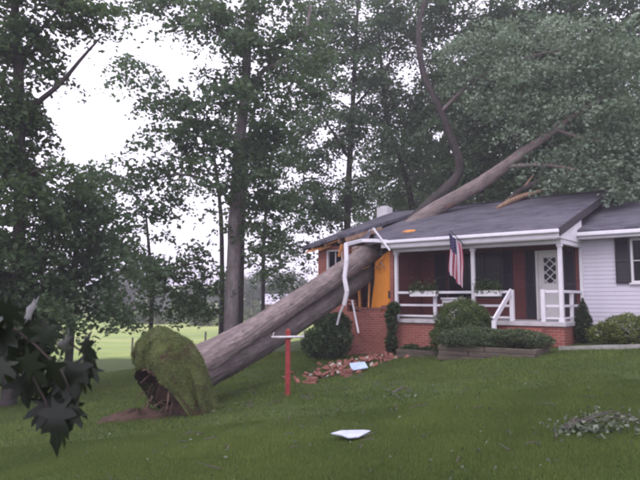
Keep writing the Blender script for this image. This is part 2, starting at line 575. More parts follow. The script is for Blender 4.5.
# ------------------------------------------------------------------ the house (local: x along the front to the right, y inwards)
HX, HY, HROT = 6.45, 16.5, R(-38.3)
house = empty('brick_house', (HX, HY, 0), HROT)
tag(house, 'one-storey brick and siding house with its left roof smashed by the fallen tree', 'house')
HM = Matrix.Translation((HX, HY, 0)) @ Matrix.Rotation(HROT, 4, 'Z')
HI = HM.inverted()
def hl(p): return HI @ Vector(p)          # world -> house
def hw(x, y, z): return HM @ Vector((x, y, z))

def wall_boxes(mb, x0, x1, z0, z1, y0, y1, holes):
    xs = sorted({x0, x1, *[h[0] for h in holes], *[h[1] for h in holes]})
    for a, b in zip(xs[:-1], xs[1:]):
        cuts = sorted([(h[2], h[3]) for h in holes if h[0] <= a + 1e-6 and h[1] >= b - 1e-6])
        z = z0
        for lo, hi in cuts:
            if lo > z: mb.box(a, b, y0, y1, z, lo)
            z = hi
        if z < z1: mb.box(a, b, y0, y1, z, z1)

FL = 0.98                                    # porch floor
RIDGE_Y, RIDGE_Z, SLOPE = 5.5, 5.30, .312
def zr(y): return RIDGE_Z - SLOPE * abs(RIDGE_Y - y)

# walls
mb = MB()
wall_boxes(mb, -8.3, -5.22, -1.3, 3.42, 0, .22, [(-7.95, -7.25, 2.05, 3.30), (-7.05, -5.34, 1.18, 3.42)])
front = mb.build('front_wall', M['brick'], house)
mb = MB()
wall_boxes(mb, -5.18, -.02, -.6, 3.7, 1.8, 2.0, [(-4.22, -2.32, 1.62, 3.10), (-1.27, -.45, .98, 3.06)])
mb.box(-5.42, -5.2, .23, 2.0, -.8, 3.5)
mb.build('porch_wall', M['brick_shaded'], house)
mb = MB()
mb.box(-8.3, -8.08, .22, 11.0, -1.5, 3.36)                       # left gable wall
mb.add([(-8.3, 0, 3.37), (-8.3, 11, 3.37), (-8.3, 5.5, 4.9), (-8.08, 0, 3.37), (-8.08, 11, 3.37), (-8.08, 5.5, 4.9)], [(0, 2, 1), (3, 4, 5), (0, 3, 5, 2), (1, 2, 5, 4), (0, 1, 4, 3)])
mb.build('gable_wall', M['brick'], house)
mb = MB(); mb.box(-8.3, 8.2, 10.8, 11.0, -1.5, 3.4); mb.build('rear_wall', M['brick'], house)
mb = MB(); mb.box(-8.07, -5.43, 2.6, 2.7, -.5, 3.35); mb.build('inner_wall', M['inside'], house)
mb = MB(); mb.box(-5.17, 8.0, 3.4, 3.5, 0, 3.3); mb.build('inner_wall', M['inside'], house)
mb = MB(); mb.box(-8.07, -5.43, .23, 2.59, .6, .75); mb.build('inner_floor', M['inside'], house)
# foundation under the porch
mb = MB()
mb.box(-5.19, .06, -.02, 1.79, -.7, .86)
mb.build('porch_foundation', M['brick'], house)
mb = MB(); mb.box(-5.21, .12, -.10, 1.79, .865, FL)
pf = mb.build('porch_floor', M['concrete'], house, bevel=.012)
# siding wing
mb = MB()
wall_boxes(mb, 0, 8.2, -.4, 3.5, 1.84, 2.0, [(1.37, 2.55, 2.05, 3.28)])
mb.box(8.0, 8.2, 2.0, 10.8, -.4, 3.5)
mb.add([(.03, 1.9, 3.5), (.03, 9.1, 3.5), (.03, 5.5, 4.9), (-.08, 1.9, 3.5), (-.08, 9.1, 3.5), (-.08, 5.5, 4.9)], [(0, 1, 2), (3, 5, 4), (0, 2, 5, 3), (1, 4, 5, 2), (0, 3, 4, 1)])
wing = mb.build('wing_wall', M['siding'], house)
nb, z = 0, .40
bm_cache = {}
while z < 3.46:
    zt = min(z + .118, 3.48)
    spans = [(0.0, 8.2)]
    if zt > 2.0 and z < 3.33: spans = [(0.0, .975), (2.93, 8.2)]
    for a, b in spans:
        key = (round(a, 3), round(b, 3), round(zt - z, 3))
        if key not in bm_cache:
            q = MB(); h = zt - z
            q.add([(a, 1.838, h), (b, 1.838, h), (a, 1.825, .0), (b, 1.825, .0), (a, 1.838, 0), (b, 1.838, 0)],
                  [(0, 2, 3, 1), (2, 4, 5, 3), (0, 4, 2), (1, 3, 5), (0, 1, 5, 4)])
            o = q.build('siding_board', M['siding'], wing); bm_cache[key] = o.data
        else:
            o = link('siding_board', bm_cache[key], None, wing)
        o.location = (0, 0, z)
    z = zt
mb = MB(); mb.box(0, .09, 1.795, 1.84, .3, 3.45); mb.build('corner_board', M['white'], house)
mb = MB(); mb.box(0.1, 8.2, 1.80, 2.0, -.42, .395); mb.build('wing_foundation', M['concrete'], house)

# roofs ---------------------------------------------------------
def roof_piece(name, poly, fz=zr, thick=.11):
    q = MB(); q.prism(poly, lambda x, y: (x, y, fz(y) if fz is zr else fz(x, y)), (0, 0, -thick))
    return q.build(name, M['shingle'], house)
ER = .12                                      # right rake
roof_piece('roof', [(-5.95, -.36), (ER, -.36), (ER, 5.5), (-6.75, 5.5), (-6.75, 1.35), (-6.55, 1.15), (-6.5, .85), (-6.25, .72), (-6.18, .35), (-6.0, .25)])
def zl(x, y):
    f = (5.5 - y) / 5.86
    return zr(y) + f * (.34 * (x + 8.65) / 1.9 - .02) + .02 * math.sin(x * 4 + y * 2)
roof_piece('roof', [(-8.66, -.38), (-8.2, -.36), (-7.7, -.42), (-7.3, -.30), (-6.98, -.36), (-6.78, -.1), (-6.92, .3), (-6.80, .7), (-6.86, 1.1), (-6.76, 1.6), (-6.76, 5.5), (-8.66, 5.5)], zl)
roof_piece('roof', [(-8.66, 11.36), (-8.66, 5.51), (ER, 5.51), (ER, 11.36)])
def zwing(y): return 3.56 + SLOPE * (min(y, 11 - y) - 1.35)
q = MB(); q.prism([(ER - .28, 1.36), (8.6, 1.36), (8.6, 5.5), (ER - .28, 5.5)], lambda x, y: (x, y, zwing(y)), (0, 0, -.1))
q.build('wing_roof', M['shingle'], house)
q = MB(); q.prism([(ER - .28, 9.64), (ER - .28, 5.51), (8.6, 5.51), (8.6, 9.64)], lambda x, y: (x, y, zwing(y)), (0, 0, -.1))
q.build('wing_roof', M['shingle'], house)
mb = MB(); mb.bar((-6.7, 5.5, RIDGE_Z + .005), (ER, 5.5, RIDGE_Z + .005), .26, .03); mb.build('ridge_cap', M['shingle'], house)
# rakes, fascia, gutter
mb = MB(); mb.bar((ER + .015, -.38, zr(-.38) - .10), (ER + .015, 5.5, zr(5.5) - .10), .03, .22); mb.build('rake_board', M['dark_trim'], house)
mb = MB(); mb.bar((-8.675, -.38, zl(-8.66, -.38) - .09), (-8.675, 5.5, zr(5.5) - .09), .03, .18); mb.build('rake_board', M['dark_trim'], house)
mb = MB(); mb.box(-5.42, ER, -.385, -.362, 3.22, 3.425); mb.build('fascia', M['white'], house)
def gutter_run(name, pts, r=.06):
    q = MB(); q.tube(pts, r, 8, .04); return q.build(name, M['gutter'], house, smooth=False)
mb = MB(); mb.box(-5.30, ER + .02, -.49, -.387, 3.345, 3.445); mb.build('gutter', M['gutter'], house, bevel=.02)
mb = MB(); mb.box(.02, 8.6, 1.245, 1.355, 3.38, 3.49); mb.build('gutter', M['gutter'], house, bevel=.02)
mb = MB(); mb.box(.0, 8.6, 1.357, 1.38, 3.30, 3.46); mb.build('fascia', M['white'], house)
mb = MB(); mb.box(.1, 8.6, 1.381, 1.80, 3.31, 3.34); mb.build('soffit', M['soffit'], house)
# porch ceiling, beam and the boxed right return
mb = MB(); mb.box(-5.19, .06, .12, 1.79, 3.22, 3.26); mb.build('porch_ceiling', M['soffit'], house)
mb = MB(); mb.box(-5.19, .06, -.36, -.06, 3.19, 3.218); mb.build('soffit', M['soffit'], house)
mb = MB(); mb.box(-5.19, .07, -.055, .11, 3.09, 3.40); mb.build('porch_beam', M['white'], house)
mb = MB(); mb.box(-.04, .075, .112, 1.79, 3.09, 3.40); mb.build('porch_beam', M['white'], house)
mb = MB(); mb.add([(.085, -.36, 3.22), (.085, 1.83, 3.22), (.085, 1.83, zr(1.83) - .12), (.085, -.36, zr(-.36) - .12), (.105, -.36, 3.22), (.105, 1.83, 3.22), (.105, 1.83, zr(1.83) - .12), (.105, -.36, zr(-.36) - .12)],
       [(0, 1, 2, 3), (7, 6, 5, 4), (0, 4, 5, 1), (3, 2, 6, 7), (0, 3, 7, 4), (1, 5, 6, 2)])
mb.build('return_panel', M['trim'], house)
# posts
def post(x, y, z0, z1, w=.10):
    q = MB(); q.box(x - w / 2, x + w / 2, y - w / 2, y + w / 2, z0, z1)
    q.box(x - w / 2 - .02, x + w / 2 + .02, y - w / 2 - .02, y + w / 2 + .02, z0, z0 + .10)
    q.box(x - w / 2 - .02, x + w / 2 + .02, y - w / 2 - .02, y + w / 2 + .02, z1 - .08, z1)
    return q.build('porch_post', M['white'], house, bevel=.006)
post(-5.12, .03, FL + .002, 3.085, .10); post(-2.5, .03, FL + .002, 3.085); post(.0, .03, FL + .002, 3.085)
# railings
def railing(name, a, b, mids, flat=True):
    root = empty(name, (0, 0, 0)); root.parent = house
    a, b = Vector(a), Vector(b)
    for z, h, w in ((FL + .82, .075, .10), (FL + .43, .07, .035), (FL + .10, .06, .035)):
        q = MB(); q.bar(a + Vector((0, 0, z)), b + Vector((0, 0, z)), w, h); q.build('rail', M['white'], root, bevel=.006)
    for t in mids:
        p = a.lerp(b, t)
        q = MB(); q.box(p.x - .045, p.x + .045, p.y - .045 + .03 * 0, p.y + .045, FL + .003, FL + .78); q.build('upright', M['white'], root)
    return root
railing('railing', (-5.06, .03, 0), (-2.56, .03, 0), [.52])
railing('railing', (-2.44, .03, 0), (-1.42, .03, 0), [])
railing('railing', (-.42, .03, 0), (-.06, .03, 0), [])
railing('railing', (.0, .09, 0), (.0, 1.78, 0), [.5])
for x in (-1.36, -.48):
    mb = MB(); mb.box(x - .055, x + .055, -.03, .09, FL + .004, FL + .88); mb.build('newel_post', M['white'], house, bevel=.006)
# steps and the slanting handrail
for i in range(5):
    mb = MB(); mb.box(-1.42, -.42, -.105 - (i + 1) * .27, -.105 - i * .27, -.3, FL - .003 - (i + 1) * .165)
    mb.build('step', M['brick'], house)
mb = MB(); mb.bar((-1.36, -.02, FL + .84), (-1.36, -1.28, FL + .05), .05, .16); mb.build('handrail', M['white'], house, bevel=.006)
mb = MB(); mb.box(-1.41, -1.31, -1.32, -1.22, -.1, FL + .05); mb.build('newel_post', M['white'], house, bevel=.006)

# door with a diamond lattice light
door = MB(); door.box(-1.21, -.51, 1.87, 1.92, FL + .02, 3.00)
d_o = door.build('front_door', M['door'], house, bevel=.005)
mb = MB(); mb.box(-1.27, -1.21, 1.775, 1.93, FL, 3.06); mb.box(-.51, -.45, 1.775, 1.93, FL, 3.06); mb.box(-1.21, -.51, 1.775, 1.93, 3.0, 3.06); mb.build('door_frame', M['door'], d_o)
mb = MB(); mb.box(-1.06, -.66, 1.855, 1.868, 2.08, 2.84); mb.build('pane', M['glass'], d_o)
def lattice_bar(a, b, w=.028):
    q = MB(); q.bar((a[0], 1.848, a[1]), (b[0], 1.848, b[1]), w, .010, up=(0, 1, 0)); return q.build('lattice_bar', M['door'], d_o)
x0, x1, z0, z1 = -1.06, -.66, 2.08, 2.84
for s in (1, -1):
    for k in range(-2, 5):
        zc = z0 + k * .253
        pts = []
        a = (x0, zc) if s > 0 else (x1, zc)
        dx, dz = x1 - x0, .253 * 1.5
        t0 = max(0, (z0 - zc) / dz); t1 = min(1, (z1 - zc) / dz)
        if t1 - t0 > .05:
            X = lambda t: (x0 + dx * t) if s > 0 else (x1 - dx * t)
            lattice_bar((X(t0), zc + dz * t0), (X(t1), zc + dz * t1))
for a in ((x0 - .02, x0 + .02, z0 - .02, z1 + .02), (x1 - .02, x1 + .02, z0 - .02, z1 + .02)):
    mb = MB(); mb.box(a[0], a[1], 1.842, 1.869, a[2], a[3]); mb.build('lattice_frame', M['door'], d_o)
mb = MB(); mb.tube([(-1.13, 1.87, 1.98), (-1.13, 1.82, 1.98)], [.02, .03], 10); mb.build('door_knob', M['pipe'], d_o)

def shutter(x0, x1, z0, z1, y):
    root = MB(); root.box(x0, x1, y - .012, y, z0, z1)
    o = root.build('shutter', M['shutter'], house)
    f = MB()
    f.box(x0, x0 + .045, y - .04, y - .013, z0, z1); f.box(x1 - .045, x1, y - .04, y - .013, z0, z1)
    for zz in (z0, (z0 + z1) / 2 - .03, z1 - .06): f.box(x0 + .045, x1 - .045, y - .04, y - .013, zz, zz + .06)
    f.build('shutter_frame', M['shutter'], o)
    n = int((z1 - z0 - .1) / .055)
    lm = None
    for i in range(n):
        zz = z0 + .07 + i * (z1 - z0 - .14) / n
        if lm is None:
            q = MB(); q.add([(x0 + .046, -.033, 0), (x1 - .046, -.033, 0), (x1 - .046, -.014, .045), (x0 + .046, -.014, .045)], [(0, 1, 2, 3)])
            s_ = q.build('slat', M['shutter'], o); lm = s_.data
        else:
            s_ = link('slat', lm, None, o)
        s_.location = (0, y, zz)
    return o
shutter(-4.68, -4.24, 1.58, 3.10, 1.798)
shutter(-2.30, -1.98, 1.58, 3.10, 1.798)
shutter(-1.58, -1.29, FL + .03, 3.06, 1.798)
shutter(-.43, -.11, FL + .03, 3.06, 1.798)
shutter(.98, 1.36, 2.03, 3.30, 1.815)
shutter(2.56, 2.92, 2.03, 3.30, 1.815)

def window(x0, x1, z0, z1, y, nx=2, nz=2, sill=True, fm='trim'):
    w = MB()
    t = .055
    w.box(x0, x0 + t, y, y + .14, z0, z1); w.box(x1 - t, x1, y, y + .14, z0, z1)
    w.box(x0 + t, x1 - t, y, y + .14, z0, z0 + t); w.box(x0 + t, x1 - t, y, y + .14, z1 - t, z1)
    o = w.build('window', M[fm], house)
    cw, ch = (x1 - x0 - 2 * t) / nx, (z1 - z0 - 2 * t) / nz
    for i in range(nx):
        for k in range(nz):
            a, b = x0 + t + i * cw, z0 + t + k * ch
            q = MB(); q.box(a + .012, a + cw - .012, y + .08, y + .09, b + .012, b + ch - .012); q.build('pane', M['glass'], o)
    m = MB()
    for i in range(1, nx): a = x0 + t + i * cw; m.box(a - .012, a + .012, y + .05, y + .11, z0 + t, z1 - t)
    for k in range(1, nz): b = z0 + t + k * ch; m.box(x0 + t, x1 - t, y + .052, y + .108, b - .012, b + .012)
    m.build('glazing_bar', M[fm], o)
    if sill:
        m = MB(); m.box(x0 - .05, x1 + .05, y - .06, y - .002, z0 - .05, z0 - .002); m.build('sill', M['trim'], o)
    return o
window(-4.22, -2.32, 1.62, 3.10, 1.83, 3, 1, False, 'dark_trim')
window(1.37, 2.55, 2.05, 3.28, 1.82, 2, 2)
wl = window(-7.95, -7.25, 2.05, 3.30, .03, 2, 2)

# chimney at the left gable
mb = MB(); mb.box(-8.98, -8.46, 4.85, 5.3, -1.2, 5.47)
mb.build('chimney', M['white'], house, bevel=.015)
mb = MB(); mb.box(-8.86, -8.56, 4.92, 5.2, 5.475, 5.53); mb.build('chimney_cap', M['pipe'], house)

# damage at the left front -------------------------------------------------
mb = MB()          # bare sheathing where the brick veneer came off
mb.add([(-6.16, .09, 1.10), (-5.345, .09, 1.10), (-5.345, .09, 3.22), (-5.98, .09, 2.82), (-6.0, .09, 2.15), (-6.08, .09, 1.75),
        (-6.16, .13, 1.10), (-5.345, .13, 1.10), (-5.345, .13, 3.22), (-5.98, .13, 2.82), (-6.0, .13, 2.15), (-6.08, .13, 1.75)],
       [(0, 1, 2, 3, 4, 5), (11, 10, 9, 8, 7, 6)] + [(i, i + 6, (i + 1) % 6 + 6, (i + 1) % 6) for i in range(6)])
mb.build('plywood_sheathing', M['ply'], house)
mb = MB(); mb.box(-5.47, -5.40, .078, .089, 1.62, 1.86); mb.build('sheathing_patch', M['dark_trim'], house)
for (x, dx, z0, z1) in ((-6.28, .05, 1.2, 2.35), (-6.62, -.1, 1.2, 3.3), (-6.95, .02, 2.3, 3.3)):
    mb = MB(); mb.bar((x, .15, z0), (x + dx, .16, z1), .09, .04); mb.build('broken_stud', M['raw_wood'], house)
random.seed(5)
bmesh_b = None
for k in range(26):                                   # ragged bricks left along the torn edge of the wall
    x = -7.05 + 1.7 * k / 25 + random.uniform(-.02, .02)
    z = 1.18 + random.choice([0, 0, .075, .075, .15]) + (max(0, (-6.5 - x)) * .5)
    if bmesh_b is None:
        q = MB(); q.box(-.1, .1, -.05, .05, -.0, .065); o = q.build('brick', M['loose_brick'], house); bmesh_b = o.data
    else:
        o = link('brick', bmesh_b, None, house)
    o.location = (x, .07, z + .004); o.rotation_euler = (random.uniform(-.1, .1), random.uniform(-.15, .15), random.uniform(-.3, .3))
# torn soffit and rafter tails, raw wood
for (x0, y0, x1, y1, dz, w) in ((-8.58, -.26, -7.92, -.12, -.21, .34), (-8.1, -.16, -7.70, -.05, -.26, .30), (-7.75, -.25, -7.2, -.16, -.16, .10)):
    mb = MB(); mb.bar((x0, y0, zl(x0, y0) + dz), (x1, y1, zl(x1, y1) + dz), w, .03, up=(0, -.5, 1)); mb.build('torn_soffit', M['raw_wood'], house)
for x, tilt in ((-8.3, 0), (-7.75, .1), (-7.15, -.2), (-6.85, .5)):
    mb = MB(); mb.bar((x, -.34, zl(x, -.34) - .20), (x + tilt * .4, 1.6, zl(x, 1.6) - .2), .045, .14); mb.build('rafter', M['split_wood'], house)
mb = MB(); mb.bar((-6.95, -.42, 3.42), (-7.12, -.36, 3.02), .10, .03); mb.build('splintered_board', M['raw_wood'], house)
# shingle flap pushed up beside the trunk
mb = MB(); mb.prism([(0, 0), (.55, -.05), (.25, .75)], lambda u, v: (-6.42 + u, -.42 + v * .8, 3.46 + v * .25 + u * .02 + .38 * v * (1.2 - u)), (0, 0, -.03))
mb.build('shingle_flap', M['shingle'], house)
# bent gutter: sags left from the porch, then dangles to the ground
def W(px, py, d):                                     # place in the photo on the plane y = d of the house, in house coordinates
    a, b = (px - 320) / F, (240 - py) / F
    r = Vector((a, CP - b * SP, SP + b * CP))
    n = HM.to_3x3() @ Vector((0, 1, 0))
    s = (d + n.dot(Vector((HX, HY, 0)))) / n.dot(r) if abs(n.dot(r)) > 1e-6 else 0
    # camera stands at (0,0,EYE); n has no z component
    return hl(Vector((r.x * s, r.y * s, EYE + r.z * s)))
def strip(name, pts, w, t):
    q = MB()
    for a, b in zip(pts[:-1], pts[1:]): q.bar(a, b, t, w, up=(0, .0, 1) if abs((Vector(b) - Vector(a)).normalized().z) < .7 else (1, 0, 0))
    return q.build(name, M['gutter'], house, bevel=.008)
strip('bent_gutter', [W(387, 241.5, -.44), W(374, 240.5, -.45), W(361, 240.6, -.75), W(346, 244.5, -1.95)], .11, .09)
strip('hanging_gutter', [W(346, 243, -1.95), W(346.5, 262, -2.0), W(344.5, 278, -2.02), W(347, 292, -2.02), W(344, 305, -2.0)], .12, .07)
strip('hanging_gutter', [W(344, 304, -2.0), W(340, 313, -1.98), W(337, 325, -1.96)], .05, .05)
strip('loose_trim', [W(352, 300, -1.5), W(355.5, 318, -1.5), W(358.5, 333, -1.5)], .055, .03)
strip('loose_trim', [W(373, 228, -.55), W(390, 250.5, -.52)], .06, .03)
random.seed(31)
for k in range(14):
    x = random.uniform(-7.05, -5.5); z = random.uniform(2.5, 3.35); a = Vector((x, random.uniform(-.1, .3), z)); d = Vector((random.uniform(-.5, .5), random.uniform(-.35, .1), random.uniform(-.45, .4)))
    q = MB(); q.bar(a, a + d, random.uniform(.03, .09), .02); q.build('splintered_board', M['split_wood'] if k % 3 else M['raw_wood'], house)
for k in range(5):
    x = -6.95 + .22 * k
    q = MB(); q.prism([(0, 0), (.26, .02), (.2, -.3 - .1 * (k % 2)), (.05, -.18)], lambda u, v: (x + u, .12 + .05 * k, 3.38 + v), (0, .015, 0)); q.build('hanging_drywall', M['drywall'], house)
# ceiling board seen in the hole
mb = MB(); mb.prism([(-6.5, .0), (-5.4, .0), (-5.4, .5), (-6.3, .5)], lambda x, y: (x, .24 + y, 3.05 + .3 * y), (0, 0, -.02)); mb.build('drywall_sheet', M['drywall'], house)

# pieces lying on the roof ------------------------------------------------
def roof_at(px, py):
    a, b = (px - 320) / F, (240 - py) / F
    r = HI.to_3x3() @ Vector((a, CP - b * SP, SP + b * CP)); o = hl((0, 0, EYE))
    # z = RIDGE_Z - SLOPE*(RIDGE_Y - y)
    s = (RIDGE_Z - SLOPE * (RIDGE_Y - o.y) - o.z) / (r.z - SLOPE * r.y)
    return o + r * s
p = roof_at(409, 232)
mb = MB(); mb.prism([(-.22, -.05), (-.05, -.12), (.24, -.03), (.2, .09), (-.1, .12)], lambda u, v: (u, v, SLOPE * v + .05), (0, 0, -.04))
o = mb.build('wood_chunk', M['raw_wood'], None)
o.matrix_world = HM @ Matrix.Translation(p)
tag(o, 'small bright orange splinter of raw wood on the roof below the fallen limbs', 'wood')

# ------------------------------------------------------------------ the fallen tree
fb = gp(214, 13.2, 0)
fallen = empty('fallen_tree', fb)
tag(fallen, 'huge uprooted tree lying with its trunk across the house roof', 'tree')
def flump(seed, amp=.05):
    return lambda a, L: amp * math.sin(3 * a + seed + L * .4) + amp * .6 * math.sin(7 * a + L * 1.3 + seed * 2) + amp * .5 * math.sin(L * 2.1 + a)
def stem(name, path, sides, n=8, lump=None, mat='bark_fallen'):
    pts, rad = smoothpath(path, n)
    q = MB(); q.tube([p - fb for p in pts], rad, sides, .025, lump=lump)
    q.build(name, M[mat], fallen, smooth=True, buv=True)
    return pts, rad
def furrow(seed):
    f = flump(seed, .035)
    return lambda a, L: f(a, L) + .016 * math.sin(17 * a + 1.6 * math.sin(L * 2.3 + seed) + a * 2) + .012 * math.sin(29 * a + 2.2 * math.sin(L * 3.7)) * math.sin(L * 5.1 + 3 * a)
stem('trunk', [(at(190, 366, 13.0), .36), (at(204, 359, 13.2), .34), (at(220, 350, 13.6), .30), (at(250, 332, 15.0), .28), (at(302, 298, 17.5), .285), (at(345, 269, 19.3), .30), (at(366, 254, 20.2), .30), (at(386, 244, 21.3), .28), (at(402, 239, 22.3), .25)], 72, 16, furrow(1))
stem('second_stem', [(at(196, 378, 13.1), .36), (at(214, 368, 13.6), .33), (at(234, 360, 14.3), .29), (at(274, 338, 16.2), .27), (at(302, 320, 17.6), .27), (at(333, 299, 19.0), .26), (at(362, 278, 20.4), .25), (at(384, 260, 21.6), .22)], 60, 14, furrow(2.2), 'bark_mid')
L1 = stem('limb', [(at(392, 243, 22.3), .26), (at(407, 227, 22.9), .24), (at(430, 203, 23.4), .22), (at(456, 178, 24.0), .19), (at(459, 160, 24.1), .17), (at(450, 135, 24.2), .155), (at(438, 105, 24.3), .14), (at(424, 76, 24.5), .13), (at(419, 45, 24.7), .12), (at(421, 15, 25), .10), (at(432, -15, 25.2), .08)], 12, 6, flump(3, .06), 'bark_dark')
L2 = stem('limb', [(at(394, 244, 22.2), .32), (at(411, 226, 22.8), .30), (at(440, 206, 23.0), .28), (at(475, 187, 22.8), .26), (at(503, 168, 22.5), .22), (at(520, 155, 22.2), .20), (at(530, 148, 22.0), .17), (at(556, 130, 21.6), .12), (at(580, 112, 21.2), .09), (at(615, 92, 20.8), .06)], 14, 6, flump(4, .04))
L3 = stem('limb', [(at(441, 112, 24.25), .08), (at(470, 84, 23.7), .06), (at(510, 62, 23), .05), (at(560, 50, 22.4), .04)], 8, 5)
L4 = stem('limb', [(at(505, 167, 22.5), .08), (at(540, 165, 21.5), .07), (at(575, 170, 20.5), .05), (at(610, 185, 19.6), .03)], 8, 5)
L5 = stem('limb', [(at(556, 130, 21.6), .07), (at(590, 140, 20.8), .05), (at(630, 145, 20), .03)], 8, 5)
# crown of the fallen tree: leaf masses over the right roof
ells = [E(560, 80, 22, 62, 38, 1.8), E(610, 55, 21, 50, 50, 1.8), E(600, 120, 20.5, 48, 38, 1.7), E(625, 170, 19.6, 42, 42, 1.4), E(582, 175, 20.4, 38, 28, 1.3), E(540, 115, 22, 38, 26, 1.4),
        E(500, 85, 23, 42, 34, 1.6), E(520, 40, 23, 50, 34, 1.8), E(612, 210, 19.6, 26, 16, .8), E(470, 60, 23.8, 30, 30, 1.2), E(650, 110, 20, 40, 70, 1.8), E(548, 160, 21.6, 24, 18, .9)]
cl = np.concatenate([ell_points(max(6, int(8.5 * (r[0] * r[1] * r[2]) ** .72))) * np.array(r) + np.array(c) for c, r in ells])
# nothing hangs below the roof tops
def above_roof(c):
    l = hl(c)
    return l.z > (zr(l.y) + .28 if l.x < .2 else zwing(l.y) + .22)
cl = np.array([c for c in cl if above_roof(Vector(c))])
sk = np.array([tuple(p) for path in (L1, L2, L3, L4, L5) for p in path[0][6:]])
skr = np.array([r for path in (L1, L2, L3, L4, L5) for r in path[1][6:]])
mb = MB()
for i in np.argsort(np.min(np.linalg.norm(cl[:, None] - sk[None], axis=-1), axis=1)):
    c = cl[i]; dv = np.linalg.norm(sk - c, axis=1); j = int(np.argmin(dv)); a = sk[j]; Ln = dv[j]
    r0 = min(skr[j] * .6, .03 * (.5 + .35 * Ln))
    m1 = a + (c - a) * .5 + rng.normal(size=3) * .08 * Ln
    mb.tube([Vector(a) - fb, Vector(m1) - fb, Vector(c) - fb], [r0, r0 * .75, r0 * .35], 5, 0, cap=False)
    sk = np.vstack([sk, m1[None], c[None]]); skr = np.append(skr, [r0 * .7, r0 * .4])
mb.build('branch', M['bark_mid'], fallen, smooth=True, buv=True)['kind'] = 'stuff'
C, ctint = bough_leaves(cl, 85, .42)
keep = np.array([above_roof(Vector(c)) for c in C])
C, ctint = C[keep], ctint[keep]
mesh_cards('crown', leaf_cards(C - np.array(tuple(fb)), .15, .3), 4, ctint, M['leaf_pale'], fallen)

# root plate: a curled slab of turf with red soil beneath it
rp = gp(180, 12.7, 0)
RPZ = R(36)
prof = [(.78, -.12), (.72, .10), (.60, .42), (.46, .78), (.28, 1.18), (.05, 1.50), (-.20, 1.68), (-.46, 1.70), (-.68, 1.55), (-.80, 1.28), (-.80, 1.06), (-.72, .94)]
under = [(-.72, .94), (-.62, .98), (-.42, 1.08), (-.22, 1.05), (-.10, .84), (-.22, .58), (-.12, .38), (.0, .20), (-.08, .02), (-.02, -.15)]
def curl(prof, name, mat, depth=1.05, nz=17, rough=.03, parent=fallen):
    q = MB(); vs = []
    n = len(prof)
    for j in range(nz):
        t = -1 + 2 * j / (nz - 1)
        k = math.sqrt(max(0.0, 1 - abs(t) ** 2.6))
        for i, (u, w) in enumerate(prof):
            n1 = math.sin(i * .9 + j * .55) * rough * 1.3 + math.sin(i * 2.1 - j * 1.3) * rough * .7 + random.uniform(-rough, rough) * .8
            h = w * (.25 + .75 * k) if w > 0 else w
            vs.append((.28 + (u - .28) * (.32 + .68 * k) + n1, t * depth + n1 * .7, h + n1 * .6 - (1 - k) * .25))
    fs = [(j * n + i, j * n + i + 1, (j + 1) * n + i + 1, (j + 1) * n + i) for j in range(nz - 1) for i in range(n - 1)]
    q.add(vs, fs)
    o = q.build(name, mat, parent, smooth=True)
    o.location = rp - fb; o.rotation_euler = (0, 0, RPZ)
    return o, vs, fs
random.seed(3)
turf, tv, tf = curl(prof, 'turf', M['lifted_turf'], 1.0, 27, .04)
soil, sv, sf = curl(under, 'root_soil', M['soil'], 1.02, 25, .05)
# roots poking out of the soil face
for k in range(16):
    a = random.uniform(-.7, .7); u = random.uniform(-.55, -.1); w = random.uniform(.15, 1.0)
    st = Vector((u + .12, a, w)); d = Vector((random.uniform(-.5, -.1), random.uniform(-.35, .1), random.uniform(-.5, .15)))
    q = MB(); r0 = random.uniform(.012, .035)
    q.tube([st, st + d * .5 + Vector((0, 0, .05)), st + d + Vector((0, random.uniform(-.1, .1), -.08))], [r0, r0 * .7, r0 * .25], 6, .1)
    q.build('root', M['dirt_root'], fallen, smooth=True, loc=rp - fb).rotation_euler = (0, 0, RPZ)
# blades of grass on the turf
tvs = np.array(tv)
tri = np.array([[f[0], f[1], f[2]] for f in tf] + [[f[0], f[2], f[3]] for f in tf])
def blades_on(V, T, n, hgt, wid, out=.7):
    a, b, c = V[T[:, 0]], V[T[:, 1]], V[T[:, 2]]
    cr = np.cross(b - a, c - a); ar = np.linalg.norm(cr, axis=1)
    k = rng.choice(len(T), n, p=ar / ar.sum())
    r1, r2 = np.sqrt(rng.uniform(size=n)), rng.uniform(size=n)
    P = a[k] * (1 - r1)[:, None] + b[k] * (r1 * (1 - r2))[:, None] + c[k] * (r1 * r2)[:, None]
    N = unit(cr)[k]
    return P, N
Pt, Nt = blades_on(tvs, tri, 34000, .07, .01)
cen = np.array([0, 0, .5])
flip = np.sign(((Pt - cen) * Nt).sum(1)); Nt = Nt * flip[:, None]
cl_ = np.sin(Pt[:, 0] * 9 + 1) * np.sin(Pt[:, 1] * 8) * np.sin(Pt[:, 2] * 7 + 2) + rng.normal(0, .25, len(Pt)); kp = cl_ > -.22
Pt, Nt = Pt[kp], Nt[kp]
dr = unit(Nt * .55 + np.array([0, 0, -.25]) + rng.normal(size=Pt.shape) * .45 + np.array([0, 0, .15]))
sd = unit(np.cross(dr, rng.normal(size=Pt.shape)))
hh = rng.uniform(.02, .065, len(Pt))[:, None]; ww = rng.uniform(.004, .008, len(Pt))[:, None]
o = mesh_cards('turf_grass', np.stack([Pt - sd * ww, Pt + sd * ww, Pt + dr * hh], 1), 3, rng.uniform(0, 1, len(Pt)), M['turf'], fallen)
o.location = rp - fb; o.rotation_euler = (0, 0, RPZ)
o['kind'] = 'stuff'
